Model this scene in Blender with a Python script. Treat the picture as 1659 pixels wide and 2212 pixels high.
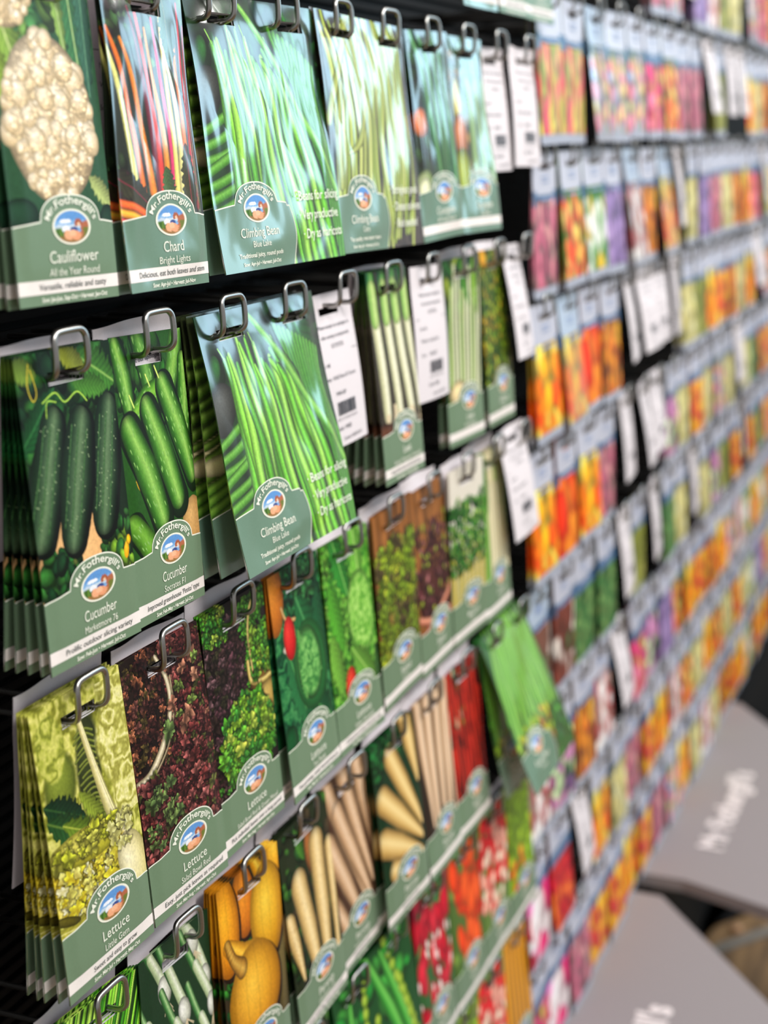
import bpy, math, random
import numpy as np
from mathutils import Matrix, Vector, Euler

for o in list(bpy.data.objects): bpy.data.objects.remove(o)
scene = bpy.context.scene
COL = scene.collection
Z0 = 1.60                      # height of the top hook row above the floor

# ------------------------------------------------------------------ camera
cam = bpy.data.cameras.new('camera'); camo = bpy.data.objects.new('camera', cam); COL.objects.link(camo)
RIGHT = Vector((0.38, -0.9249, -0.0127)); UP = Vector((0.2273, 0.08, 0.9705)); FWD = Vector((0.8966, 0.3717, -0.2406))
FWD.normalize(); RIGHT = (RIGHT - FWD*RIGHT.dot(FWD)).normalized(); UP = RIGHT.cross(FWD)
mw = Matrix((RIGHT, UP, -FWD)).transposed().to_4x4(); mw.translation = Vector((-0.662, -0.455, Z0-0.0964))
camo.matrix_world = mw
cam.sensor_fit = 'HORIZONTAL'; cam.sensor_width = 24.0; cam.lens = 3255.2/1659*24.0
cam.clip_start = 0.05; cam.clip_end = 60
cam.dof.use_dof = True; cam.dof.focus_distance = 0.905; cam.dof.aperture_fstop = 4.4
scene.camera = camo
scene.view_settings.view_transform = 'Standard'; scene.view_settings.look = 'None'
scene.view_settings.exposure = 0.0; scene.view_settings.gamma = 1.0; scene.view_settings.use_curve_mapping = False

# ------------------------------------------------------------------ light
world = bpy.data.worlds.new('world'); scene.world = world; world.use_nodes = True
wb = world.node_tree.nodes['Background']; wb.inputs[0].default_value = (1.0, 0.985, 0.98, 1); wb.inputs[1].default_value = 0.42
def area(name, loc, target, sx, sy, power, color):
    l = bpy.data.lights.new(name, 'AREA'); l.shape = 'RECTANGLE'; l.size = sx; l.size_y = sy; l.energy = power; l.color = color
    o = bpy.data.objects.new(name, l); COL.objects.link(o); o.location = loc
    o.rotation_euler = (Vector(target)-Vector(loc)).to_track_quat('-Z', 'Y').to_euler(); return o
# ceiling strip lights above the aisle, and the bright shop window at the far end of the aisle
area('ceiling_lamp', (-0.2, -1.6, 3.2), (0.4, 0, 1.4), 1.6, 0.5, 50, (1.0, 0.97, 0.94))
area('ceiling_lamp', (2.2, -1.7, 3.2), (2.0, 0, 1.3), 2.4, 0.5, 68, (1.0, 0.97, 0.94))
area('shop_window', (6.5, -4.3, 2.68), (0.3, -0.1, 1.4), 1.6, 1.6, 46, (0.52, 0.82, 1.0))
area('shop_window', (6.9, -2.5, 2.8), (0.3, -0.1, 1.4), 1.5, 1.2, 25, (0.52, 0.82, 1.0))

# ------------------------------------------------------------------ helpers
def lin(c):
    c = np.asarray(c, float)/255.0
    return np.where(c <= 0.04045, c/12.92, ((c+0.055)/1.055)**2.4)
def tag(o, label=None, cat=None, group=None, kind=None):
    if label: o['label'] = label
    if cat: o['category'] = cat
    if group: o['group'] = group
    if kind: o['kind'] = kind
    return o
MATS = {}
def mat(name, rgb=None, rough=0.5, metal=0.0, attr=False, coat=0.0, bump=None, spec=0.5):
    if name in MATS: return MATS[name]
    m = bpy.data.materials.new(name); m.use_nodes = True; nt = m.node_tree; b = nt.nodes['Principled BSDF']
    b.inputs['Roughness'].default_value = rough; b.inputs['Metallic'].default_value = metal
    b.inputs['Specular IOR Level'].default_value = spec
    if coat: b.inputs['Coat Weight'].default_value = coat; b.inputs['Coat Roughness'].default_value = 0.08
    tc = nt.nodes.new('ShaderNodeTexCoord')
    n = nt.nodes.new('ShaderNodeTexNoise'); n.inputs['Scale'].default_value = 900; n.inputs['Detail'].default_value = 3
    nt.links.new(tc.outputs['Object'], n.inputs['Vector'])
    mx = nt.nodes.new('ShaderNodeMix'); mx.data_type = 'RGBA'; mx.blend_type = 'MULTIPLY'; mx.inputs[0].default_value = 0.10 if not attr else 0.22
    if attr:
        a = nt.nodes.new('ShaderNodeAttribute'); a.attribute_name = 'print'; nt.links.new(a.outputs['Color'], mx.inputs[6])
    else:
        v = lin(rgb); mx.inputs[6].default_value = (v[0], v[1], v[2], 1)
    nt.links.new(n.outputs['Color'], mx.inputs[7]); 
    g = nt.nodes.new('ShaderNodeRGBToBW'); nt.links.new(n.outputs['Color'], g.inputs[0])
    ad = nt.nodes.new('ShaderNodeMath'); ad.operation = 'MULTIPLY'; ad.inputs[1].default_value = 2.0
    nt.links.new(g.outputs[0], ad.inputs[0]); nt.links.new(ad.outputs[0], mx.inputs[7])
    nt.links.new(mx.outputs[2], b.inputs['Base Color'])
    if bump:
        n2 = nt.nodes.new('ShaderNodeTexNoise'); n2.inputs['Scale'].default_value = bump[0]; n2.inputs['Detail'].default_value = 2
        mp = nt.nodes.new('ShaderNodeMapping'); mp.inputs['Scale'].default_value = (1, 1, 0.35)
        nt.links.new(tc.outputs['Object'], mp.inputs[0]); nt.links.new(mp.outputs[0], n2.inputs['Vector'])
        bp = nt.nodes.new('ShaderNodeBump'); bp.inputs['Strength'].default_value = bump[1]; bp.inputs['Distance'].default_value = 0.002
        nt.links.new(n2.outputs[0], bp.inputs['Height']); nt.links.new(bp.outputs[0], b.inputs['Normal'])
    MATS[name] = m; return m
M_PAPER = mat('printed_paper', attr=True, rough=0.45, spec=0.16)
M_FOIL = mat('printed_foil', attr=True, rough=0.17, spec=0.9, coat=0.4, bump=(24, 0.42))
M_WHITE = mat('white_paper', (238, 234, 236), 0.6, spec=0.3)
M_CARDW = mat('white_card', (226, 219, 222), 0.6, spec=0.3)
M_GREEN = mat('label_green', (110, 136, 107), 0.38, spec=0.35)
M_GREENF = mat('label_green_foil', (104, 138, 116), 0.22, spec=0.8, coat=0.25, bump=(22, 0.2))
M_CREAM = mat('cream_ink', (240, 243, 226), 0.5)
M_STRIP = mat('cream_strip', (243, 236, 230), 0.5)
M_INK = mat('grey_ink', (78, 88, 84), 0.5)
M_BLACKINK = mat('black_ink', (40, 42, 52), 0.5)
M_METAL = mat('brushed_wire', (168, 166, 162), 0.3, metal=1.0)
M_BLACK = mat('black_steel', (12, 12, 13), 0.7, spec=0.2)
M_HEADER = mat('lilac_header', (190, 193, 207), 0.4, spec=0.5)
M_HEADERF = mat('lilac_header_gloss', (186, 208, 232), 0.18, spec=1.0, coat=0.5)
M_BLUE = mat('blue_band', (68, 108, 148), 0.35)

def mesh_np(name, V, F, mats, mi=None, colors=None, smooth=True):
    """F: (n,4) or list of faces"""
    me = bpy.data.meshes.new(name)
    V = np.asarray(V, np.float32)
    if isinstance(F, np.ndarray):
        k = F.shape[1]; me.vertices.add(len(V)); me.vertices.foreach_set('co', V.ravel())
        me.loops.add(F.size); me.loops.foreach_set('vertex_index', F.astype(np.int32).ravel())
        me.polygons.add(len(F)); me.polygons.foreach_set('loop_start', np.arange(0, F.size, k, dtype=np.int32))
        me.update(calc_edges=True)
    else:
        me.from_pydata([tuple(v) for v in V], [], F); me.update()
    for m in mats: me.materials.append(m)
    if mi is not None: me.polygons.foreach_set('material_index', np.asarray(mi, np.int32))
    if colors is not None:
        a = me.color_attributes.new('print', 'FLOAT_COLOR', 'POINT')
        c4 = np.ones((len(V), 4), np.float32); c4[:, :3] = colors; a.data.foreach_set('color', c4.ravel())
    if smooth: me.polygons.foreach_set('use_smooth', np.ones(len(me.polygons), bool))
    me.validate(); return me
def link(name, me, parent=None):
    o = bpy.data.objects.new(name, me); COL.objects.link(o)
    if parent: o.parent = parent
    return o
def boxes(name, bs, m):
    V = []; F = []
    for (x0, y0, z0, x1, y1, z1) in bs:
        b = len(V)
        V += [(x0,y0,z0),(x1,y0,z0),(x1,y1,z0),(x0,y1,z0),(x0,y0,z1),(x1,y0,z1),(x1,y1,z1),(x0,y1,z1)]
        F += [[b,b+3,b+2,b+1],[b+4,b+5,b+6,b+7],[b,b+1,b+5,b+4],[b+1,b+2,b+6,b+5],[b+2,b+3,b+7,b+6],[b+3,b,b+4,b+7]]
    return mesh_np(name, V, F, [m], smooth=False)
def tube_mesh(name, pts, r, m, n=10):
    P = [Vector(p) for p in pts]; V = []; F = []
    ref = Vector((0, 0, 1)); up = None
    for i, p in enumerate(P):
        t = (P[min(i+1, len(P)-1)]-P[max(i-1, 0)]).normalized()
        if up is None: up = t.orthogonal().normalized()
        up = (up - t*up.dot(t)).normalized(); s = t.cross(up)
        for k in range(n):
            a = 2*math.pi*k/n; V.append(p+(up*math.cos(a)+s*math.sin(a))*r)
    for i in range(len(P)-1):
        for k in range(n):
            F.append([i*n+k, i*n+(k+1) % n, (i+1)*n+(k+1) % n, (i+1)*n+k])
    F.append(list(range(n))[::-1]); F.append([(len(P)-1)*n+k for k in range(n)])
    return mesh_np(name, V, F, [m])

# text, turned into mesh data once; returns verts (mm, x right, y up) and faces
def text_geo(body, size, align='CENTER', shear=0.0, offset=0.0, width=None, sx=1.0):
    c = bpy.data.curves.new('t', 'FONT'); c.body = body; c.size = size; c.align_x = align
    c.resolution_u = 3; c.shear = shear; c.offset = offset; c.fill_mode = 'FRONT'
    o = bpy.data.objects.new('t', c); COL.objects.link(o)
    dg = bpy.context.evaluated_depsgraph_get(); me = bpy.data.meshes.new_from_object(o.evaluated_get(dg))
    V = np.array([v.co[:2] for v in me.vertices], float).reshape(-1, 2); F = [list(p.vertices) for p in me.polygons]
    bpy.data.objects.remove(o); bpy.data.curves.remove(c); bpy.data.meshes.remove(me)
    V[:, 0] *= sx
    if width is not None and len(V):
        w = V[:, 0].max()-V[:, 0].min()
        f = width/w
        V[:, 0] *= f
    return V, F

# ------------------------------------------------------------------ print painter (mm on the packet, v down from its top)
class Art:
    def __init__(s, w, h, step, seed=1):
        s.w, s.h = w, h; s.nx = int(round(w/step))+1; s.ny = int(round(h/step))+1
        s.X, s.Y = np.meshgrid(np.linspace(0, w, s.nx), np.linspace(0, h, s.ny))
        s.C = np.zeros((s.ny, s.nx, 3)); s.r = np.random.RandomState(seed); s.st = w/(s.nx-1)
    def fill(s, c): s.C[:] = c
    def noise(s, sx, sy=None):
        sy = sy or sx; gx = max(2, int(s.w/sx)+3); gy = max(2, int(s.h/sy)+3); g = s.r.rand(gy, gx)
        fx = s.X/sx; fy = s.Y/sy; ix = np.clip(fx.astype(int), 0, gx-2); iy = np.clip(fy.astype(int), 0, gy-2); tx = fx-ix; ty = fy-iy
        tx = tx*tx*(3-2*tx); ty = ty*ty*(3-2*ty)
        return (g[iy, ix]*(1-tx)+g[iy, ix+1]*tx)*(1-ty)+(g[iy+1, ix]*(1-tx)+g[iy+1, ix+1]*tx)*ty
    def grain(s, amt, sx, sy=None):
        s.C *= (1+amt*(s.noise(sx, sy)-0.5)*2)[..., None]
    def win(s, x0, x1, y0, y1):
        i0 = max(0, int(x0/s.st)); i1 = min(s.nx, int(x1/s.st)+2); j0 = max(0, int(y0/s.st)); j1 = min(s.ny, int(y1/s.st)+2)
        return (slice(j0, j1), slice(i0, i1)) if i1 > i0 and j1 > j0 else None
    def put(s, W, m, c):
        s.C[W] = s.C[W]*(1-m[..., None])+np.asarray(c)*m[..., None]
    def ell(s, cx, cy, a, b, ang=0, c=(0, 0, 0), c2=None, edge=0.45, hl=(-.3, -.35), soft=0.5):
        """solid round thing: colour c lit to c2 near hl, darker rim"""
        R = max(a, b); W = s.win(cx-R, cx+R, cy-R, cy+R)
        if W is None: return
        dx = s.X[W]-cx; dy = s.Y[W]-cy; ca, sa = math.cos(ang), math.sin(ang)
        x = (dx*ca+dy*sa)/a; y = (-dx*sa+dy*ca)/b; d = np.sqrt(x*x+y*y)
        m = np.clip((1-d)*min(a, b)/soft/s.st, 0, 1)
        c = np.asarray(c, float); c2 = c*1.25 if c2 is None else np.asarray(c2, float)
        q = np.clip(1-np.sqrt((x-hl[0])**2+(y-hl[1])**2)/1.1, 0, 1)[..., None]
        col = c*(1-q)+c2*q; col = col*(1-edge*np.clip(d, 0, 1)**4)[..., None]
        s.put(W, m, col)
    def tube(s, pts, r, c, c2=None, edge=0.5, off=-0.25, rings=None):
        """shaded rod along pts with radii r (number or per point)"""
        pts = np.asarray(pts, float); n = len(pts); r = np.full(n, r, float) if np.isscalar(r) else np.asarray(r, float)
        if n > 2:                       # smooth the polyline
            t = np.linspace(0, n-1, (n-1)*5+1); i = np.clip(t.astype(int), 0, n-2); f = t-i
            p0 = pts[np.clip(i-1, 0, n-1)]; p1 = pts[i]; p2 = pts[i+1]; p3 = pts[np.clip(i+2, 0, n-1)]; f_ = f[:, None]
            P = 0.5*((2*p1)+(-p0+p2)*f_+(2*p0-5*p1+4*p2-p3)*f_**2+(-p0+3*p1-3*p2+p3)*f_**3); r = r[i]*(1-f)+r[i+1]*f; pts = P
        R = r.max(); W = s.win(pts[:, 0].min()-R, pts[:, 0].max()+R, pts[:, 1].min()-R, pts[:, 1].max()+R)
        if W is None: return
        X = s.X[W]; Y = s.Y[W]; best = np.full(X.shape, 9e9); sd = np.zeros(X.shape); al = np.zeros(X.shape); L = 0
        for k in range(len(pts)-1):
            a, b = pts[k], pts[k+1]; d = b-a; l2 = max(1e-9, d@d); t = np.clip(((X-a[0])*d[0]+(Y-a[1])*d[1])/l2, 0, 1)
            px = X-(a[0]+t*d[0]); py = Y-(a[1]+t*d[1]); rr = r[k]*(1-t)+r[k+1]*t; q = np.sqrt(px*px+py*py)/np.maximum(rr, 1e-6)
            m = q < best; best = np.where(m, q, best); l = math.sqrt(l2); sd = np.where(m, (px*-d[1]+py*d[0])/l/np.maximum(rr, 1e-6), sd)
            al = np.where(m, L+t*l, al); L += l
        m = np.clip((1-best)*R/s.st+0.3, 0, 1)
        c = np.asarray(c, float); c2 = c*1.3 if c2 is None else np.asarray(c2, float)
        q = np.clip(1-np.abs(sd-off)/0.75, 0, 1)[..., None]; col = c*(1-q)+c2*q
        if rings is not None: col = col*(1-rings*(0.5+0.5*np.sin(al*2.3+3*np.sin(al*.31))))[..., None]
        col = col*(1-edge*np.clip(best, 0, 1)**3)[..., None]
        s.put(W, m, col)
    def leaf(s, cx, cy, L, wd, ang, c, vein=None, curl=0.0):
        W = s.win(cx-L, cx+L, cy-L, cy+L)
        if W is None: return
        dx = s.X[W]-cx; dy = s.Y[W]-cy; ca, sa = math.cos(ang), math.sin(ang)
        x = (dx*ca+dy*sa)/L; y = (-dx*sa+dy*ca)/wd - curl*x*x
        hw = np.clip(1-x*x, 0, 1)**0.75*(1+0.14*np.sin(x*23+cx)+0.1*np.sin(x*41+cy)); d = np.abs(y)/np.maximum(hw, 1e-3)
        m = np.clip((1-d)*wd*hw/s.st*1.2, 0, 1)*(np.abs(x) < 1)
        c = np.asarray(c, float); sh = 0.78+0.35*np.clip(y*0.7+0.4, 0, 1)
        rib = 1-0.16*np.maximum(0, np.sin((np.abs(y)*2.2-x*5.5)*6.28))
        col = c*(sh*rib*(1-0.35*d**6))[..., None]
        if vein is not None:
            v = np.clip(1-np.abs(y)/0.11, 0, 1)[..., None]; col = col*(1-v)+np.asarray(vein, float)*v
        s.put(W, m, col)
    def frill(s, n, x0, x1, y0, y1, size, pal, dark=0.5, test=None):
        """a mass of small ruffled leaves"""
        pal = np.asarray(pal, float)
        for k in range(n):
            x = s.r.uniform(x0, x1); y = s.r.uniform(y0, y1)
            if test and not test(x, y): continue
            c = pal[s.r.randint(len(pal))]*s.r.uniform(0.75, 1.15); a = s.r.uniform(0, 3.14); z = size*s.r.uniform(.6, 1.3)
            s.ell(x+.25*z, y+.45*z, z*1.05, z*.7, a, c*dark, c*dark, 0.3)
            s.ell(x, y, z, z*s.r.uniform(.45, .8), a, c*.9, np.minimum(255, c*1.35), 0.35)
    def ruffle(s, n, x0, x1, y0, y1, size, pal, test=None, dark=.45):
        pal = np.asarray(pal, float)
        for k in range(n):
            x = s.r.uniform(x0, x1); y = s.r.uniform(y0, y1)
            if test and not test(x, y): continue
            z = size*s.r.uniform(.6, 1.35); W = s.win(x-z*1.7, x+z*1.7, y-z*1.7, y+z*1.7)
            if W is None: continue
            dx = s.X[W]-x; dy = (s.Y[W]-y)*s.r.uniform(.9, 1.5); th = np.arctan2(dy, dx); p = s.r.uniform(0, 6.28, 4)
            R = z*(1+.24*np.sin(2*th+p[0])+.2*np.sin(5*th+p[1])+.12*np.sin(9*th+p[2])); d = np.sqrt(dx*dx+dy*dy)/R
            c = pal[s.r.randint(len(pal))]*s.r.uniform(.8, 1.15)
            s.C[W] = s.C[W]*(1-.5*np.clip((1.35-d)*2, 0, 1)*(d < 1.35))[..., None]
            q = np.clip((.55+.45*np.sin(th*3+p[3]))*d+.25*(dy < 0)-.1, 0, 1)[..., None]
            s.put(W, np.clip((1-d)*z/s.st*.9, 0, 1), (c*dark)*(1-q)+np.minimum(255, c*1.3)*q)
    def crinkle(s, x0, x1, y0, y1, sc, dark, base, light, test=None):
        W = s.win(x0, x1, y0, y1); a = s.noise(sc*3)*7+s.noise(sc*1.2)*3.2+s.noise(sc*.5)*1.1
        v = (.5+.5*np.sin(a[W]*1.9)); v = v*.75+.25*s.noise(sc*.4)[W]; v = v[..., None]
        col = np.where(v < .5, np.asarray(dark)*(1-2*v)+np.asarray(base)*2*v, np.asarray(base)*(2-2*v)+np.asarray(light)*(2*v-1))
        m = np.ones(col.shape[:2]) if test is None else np.clip(test(s.X[W], s.Y[W]), 0, 1); s.put(W, m, col)
    def cells(s, x0, x1, y0, y1, n, base, dark, light, test=None):
        """ruffled leaf surface built of ridge cells"""
        W = s.win(x0, x1, y0, y1); X = s.X[W]; Y = s.Y[W]; d1 = np.full(X.shape, 9e9); d2 = d1.copy()
        for k in range(n):
            x = s.r.uniform(x0, x1); y = s.r.uniform(y0, y1); d = (X-x)**2+((Y-y)*.8)**2
            d2 = np.minimum(d2, np.maximum(d1, d)); d1 = np.minimum(d1, d)
        e = np.clip((np.sqrt(d2)-np.sqrt(d1))/(1.6), 0, 1)
        m = np.ones(X.shape) if test is None else np.clip(test(X, Y), 0, 1)
        col = np.asarray(dark)*(1-e[..., None])+np.asarray(base)*e[..., None]
        q = np.clip(e*1.3-.5, 0, 1)[..., None]*s.noise(3)[W][..., None]; col = col*(1-q)+np.asarray(light)*q
        s.put(W, m, col)

R_ = np.random.RandomState(7)
def a_cauliflower(A):
    A.fill((52, 92, 62)); A.frill(60, 0, 88, 0, 60, 9, [(70, 120, 70), (60, 105, 80), (120, 160, 80)])
    A.leaf(14, 40, 26, 11, 1.2, (150, 185, 80), (215, 225, 160)); A.leaf(70, 25, 32, 9, 1.5, (70, 130, 80), (200, 220, 150)); A.leaf(58, 15, 30, 5, 1.45, (150, 185, 95), (210, 225, 170))
    A.leaf(80, 30, 34, 7, 1.6, (60, 110, 85), (120, 170, 130))
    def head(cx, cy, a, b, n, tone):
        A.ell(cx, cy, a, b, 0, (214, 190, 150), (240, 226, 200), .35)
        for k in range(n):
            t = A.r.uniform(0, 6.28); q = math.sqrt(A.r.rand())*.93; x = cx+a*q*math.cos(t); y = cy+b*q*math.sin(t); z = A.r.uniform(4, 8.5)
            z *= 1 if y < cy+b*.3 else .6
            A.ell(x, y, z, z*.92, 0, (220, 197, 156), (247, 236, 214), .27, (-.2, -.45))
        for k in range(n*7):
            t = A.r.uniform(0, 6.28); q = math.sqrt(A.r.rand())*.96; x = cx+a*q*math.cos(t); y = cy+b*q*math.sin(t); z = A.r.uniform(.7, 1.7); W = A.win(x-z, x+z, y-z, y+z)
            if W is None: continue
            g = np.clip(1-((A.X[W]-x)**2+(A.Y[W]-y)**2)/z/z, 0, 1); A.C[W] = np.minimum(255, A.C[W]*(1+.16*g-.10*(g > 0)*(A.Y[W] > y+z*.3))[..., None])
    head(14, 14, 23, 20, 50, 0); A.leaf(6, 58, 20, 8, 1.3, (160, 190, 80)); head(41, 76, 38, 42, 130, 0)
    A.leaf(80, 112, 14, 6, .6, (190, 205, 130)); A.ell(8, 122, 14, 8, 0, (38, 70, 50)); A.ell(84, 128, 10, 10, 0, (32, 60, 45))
def a_chard(A):
    A.fill((40, 52, 40)); A.frill(160, 0, 88, 0, 50, 5, [(44, 66, 46), (56, 86, 50), (60, 50, 50), (80, 110, 60)])
    A.frill(120, 0, 88, 95, 135, 5, [(50, 70, 44), (70, 44, 48), (60, 90, 55)])
    for (x0, x1, c) in ((4, 22, (235, 120, 40)), (-2, 16, (225, 222, 130)), (12, 32, (240, 140, 40)), (24, 40, (120, 40, 60)), (30, 44, (230, 60, 50)), (38, 50, (240, 150, 50)), (48, 56, (225, 40, 110)),
                        (56, 60, (245, 225, 120)), (62, 66, (225, 215, 140)), (72, 70, (240, 130, 60)), (82, 76, (200, 40, 60)), (88, 80, (150, 30, 50))):
        A.tube([(x0+A.r.uniform(-4, 4), 5+A.r.uniform(0, 30)), ((x0+x1)/2, 60), (x1, 118+A.r.uniform(-8, 6))], [1.2, 2.4, 3.6], c, np.minimum(255, np.asarray(c)*1.2), .35)
    A.leaf(66, 22, 22, 9, 1.4, (70, 108, 70), (120, 120, 90)); A.leaf(12, 112, 26, 7, .5, (66, 66, 44), (150, 50, 70)); A.leaf(50, 112, 13, 7, 1.3, (80, 120, 60)); A.leaf(72, 108, 22, 7, 1.5, (74, 74, 44), (160, 60, 70))
    for k in range(5): A.tube([(-2, 118+k*5), (20, 124+k*5), (44, 138+k*6)], 2.6, [(240, 110, 50), (245, 170, 60), (225, 60, 60), (250, 200, 170), (230, 120, 90)][k])
def a_beans(A, wide=True):
    A.fill((34, 70, 34)); A.grain(.4, 7)
    A.frill(40, 0, 166, 0, 40, 9, [(40, 90, 40), (34, 74, 36)])
    A.leaf(138, 40, 40, 20, 1.1, (44, 118, 48), (70, 150, 66)); A.leaf(30, 20, 25, 8, .9, (50, 60, 44)); A.ell(8, 60, 14, 18, .5, (62, 66, 60), (110, 112, 108))
    for k in range(7): A.tube([(-4, 84+k*8), (22, 76+k*8+A.r.uniform(-3, 3)), (52, 60+k*9)], 3.4, (86, 158, 44), (132, 200, 84))
    A.ell(8, 138, 12, 9, 0, (196, 158, 96)); A.ell(150, 158, 18, 14, 0, (120, 92, 56))
    for k in range(12): A.tube([(100+k*5, 18+k*2), (118+k*3.2, 70), (128+k*3.6, 120), (118+k*4.5, 172)], 3.2, (76, 156, 48), (120, 196, 76))
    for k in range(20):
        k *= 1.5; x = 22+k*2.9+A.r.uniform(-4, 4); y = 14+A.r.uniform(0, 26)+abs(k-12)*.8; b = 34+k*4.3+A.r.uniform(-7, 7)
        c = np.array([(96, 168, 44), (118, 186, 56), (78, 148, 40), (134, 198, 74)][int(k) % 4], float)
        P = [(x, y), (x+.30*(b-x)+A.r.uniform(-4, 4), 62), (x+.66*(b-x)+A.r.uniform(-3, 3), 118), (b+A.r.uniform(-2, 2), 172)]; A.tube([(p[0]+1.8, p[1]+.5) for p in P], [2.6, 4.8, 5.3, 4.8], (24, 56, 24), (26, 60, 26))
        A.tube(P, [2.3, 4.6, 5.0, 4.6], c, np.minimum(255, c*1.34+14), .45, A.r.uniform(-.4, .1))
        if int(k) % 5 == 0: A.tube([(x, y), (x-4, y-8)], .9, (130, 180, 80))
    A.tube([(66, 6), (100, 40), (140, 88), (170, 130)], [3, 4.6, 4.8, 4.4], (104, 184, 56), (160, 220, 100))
def a_cobra(A):
    A.fill((60, 52, 48)); A.grain(.5, 6); A.frill(30, 0, 60, 20, 130, 8, [(66, 60, 56), (50, 80, 44), (84, 60, 54), (90, 96, 96)])
    for k in range(26):
        x = 10+k*5.6+A.r.uniform(-3, 3); c = np.array([(176, 190, 96), (160, 178, 84), (190, 200, 118), (142, 164, 66)][k % 4], float)
        A.tube([(x-6, -5+A.r.uniform(0, 20)), (x+4, 50), (x+2+A.r.uniform(-4, 4), 110), (x-4+A.r.uniform(-8, 6), 150+A.r.uniform(0, 25))], [2.6, 3.7, 3.8, 2.6], c, np.minimum(255, c*1.2+14), .45)
    A.tube([(60, -5), (30, 30), (4, 74)], 5.2, (170, 184, 84), (200, 210, 120)); A.tube([(70, 20), (66, 60), (50, 88), (28, 98)], [4, 5, 4.6, .8], (166, 180, 80), (200, 210, 120)); A.tube([(24, 50), (16, 90), (14, 120)], 4, (160, 176, 76), (198, 206, 116))
def a_courgette(A):
    A.fill((40, 60, 40)); A.frill(60, 0, 88, 0, 130, 8, [(44, 80, 40), (30, 50, 34), (60, 90, 50)])
    A.ell(12, 72, 14, 12, 0, (220, 120, 40)); A.leaf(60, 30, 38, 22, 1.2, (96, 150, 110), (150, 190, 150))
    for k, (x, b) in enumerate(((10, 46), (26, 58), (44, 66), (62, 74))):
        A.tube([(x, 4+k*4), ((x+b)/2, 60), (b, 118)], [6, 8.5, 8], (30, 96, 44), (110, 176, 96), .5)
    A.ell(14, 124, 16, 15, 0, (120, 160, 60), (236, 240, 200)); A.ell(12, 126, 11, 11, 0, (226, 232, 190))
def a_marrow(A):
    A.fill((60, 96, 50)); A.frill(40, 0, 88, 0, 130, 8, [(110, 96, 50), (80, 120, 60), (150, 120, 60)]); A.leaf(56, 36, 42, 26, 1.5, (110, 160, 140), (160, 200, 180))
    A.ell(12, 56, 8, 22, 0, (200, 180, 50)); A.ell(14, 84, 12, 20, 0, (196, 130, 90))
    for x, b in ((40, 44), (58, 60), (76, 74)): A.tube([(x, 40), ((x+b)/2, 90), (b, 150)], 8, (120, 160, 80), (170, 200, 130))
    A.ell(14, 120, 18, 26, 0, (160, 180, 40), (196, 210, 90))
def a_cuc_dark(A):
    A.fill((20, 44, 26)); A.frill(90, 0, 88, 0, 60, 7, [(32, 78, 38), (26, 60, 36), (48, 98, 44)]); A.ell(40, 118, 42, 34, 0, (236, 184, 124), (244, 200, 142), .2)
    A.frill(120, 0, 32, 104, 135, 5, [(40, 100, 46), (56, 116, 50), (28, 70, 40)]); A.frill(50, 58, 88, 96, 128, 4.5, [(120, 160, 50), (56, 110, 50), (40, 90, 40)])
    A.leaf(12, 36, 26, 8, -.7, (30, 92, 46), (60, 130, 70)); A.leaf(6, 8, 12, 7, .3, (120, 150, 60))
    def cuc(p, q, r):
        p, q = np.array(p, float), np.array(q, float); 
        A.tube([p+(q-p)*.0+(1.5, 1), p+(q-p)*.5+(1.8, .6), q+(1.5, 2)], [r*.8, r*1.06, r*.8], (14, 26, 18), (14, 26, 18))
        A.tube([p, p*.5+q*.5+(-.8, 0), q], [r*.72, r, r*.72], (32, 60, 38), (108, 136, 98), .5, -.12)
        for k in range(46):
            t = A.r.rand(); w = A.r.uniform(-.85, .85)*r; d = (q-p)/np.linalg.norm(q-p); c = p+(q-p)*t+np.array((-d[1], d[0]))*w*.8
            A.ell(c[0], c[1], .55, .55, 0, (120, 150, 104), (196, 212, 170), .2)
        for k in (-.4, .1, .5):
            d = (q-p)/np.linalg.norm(q-p); n_ = np.array((-d[1], d[0]))*r*k
            for j in range(24):
                t = .06+.88*j/23+A.r.uniform(-.02, .02); c = p+(q-p)*t+n_; A.ell(c[0], c[1], .7, 2.0, math.atan2(d[1], d[0])-1.57, (52, 96, 52), (96, 134, 84), .1)
    cuc((26, 38), (4, 92), 14); cuc((78, 38), (61, 94), 14.2); cuc((51, 42), (31, 97), 15)
    A.ell(30, 112, 2.4, 1.6, .6, (90, 100, 50)); A.leaf(72, 14, 20, 12, .5, (74, 138, 50), (150, 190, 100)); A.leaf(50, 6, 12, 7, .4, (150, 160, 60)); A.leaf(64, 22, 16, 7, .2, (84, 144, 56))
    A.tube([(20, 26), (32, 22), (40, 28), (52, 24), (60, 30)], .6, (160, 196, 80)); A.tube([(22, 34), (24, 26), (32, 27)], .5, (160, 196, 80)); A.tube([(12, 5), (9, 16), (12, 24), (16, 20), (13, 8)], .5, (196, 180, 60))
    A.ell(80, 117, 3.4, 5, .3, (246, 176, 20), (255, 214, 60), .1); A.ell(84, 112, 3, 3, .3, (250, 190, 30))
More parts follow.
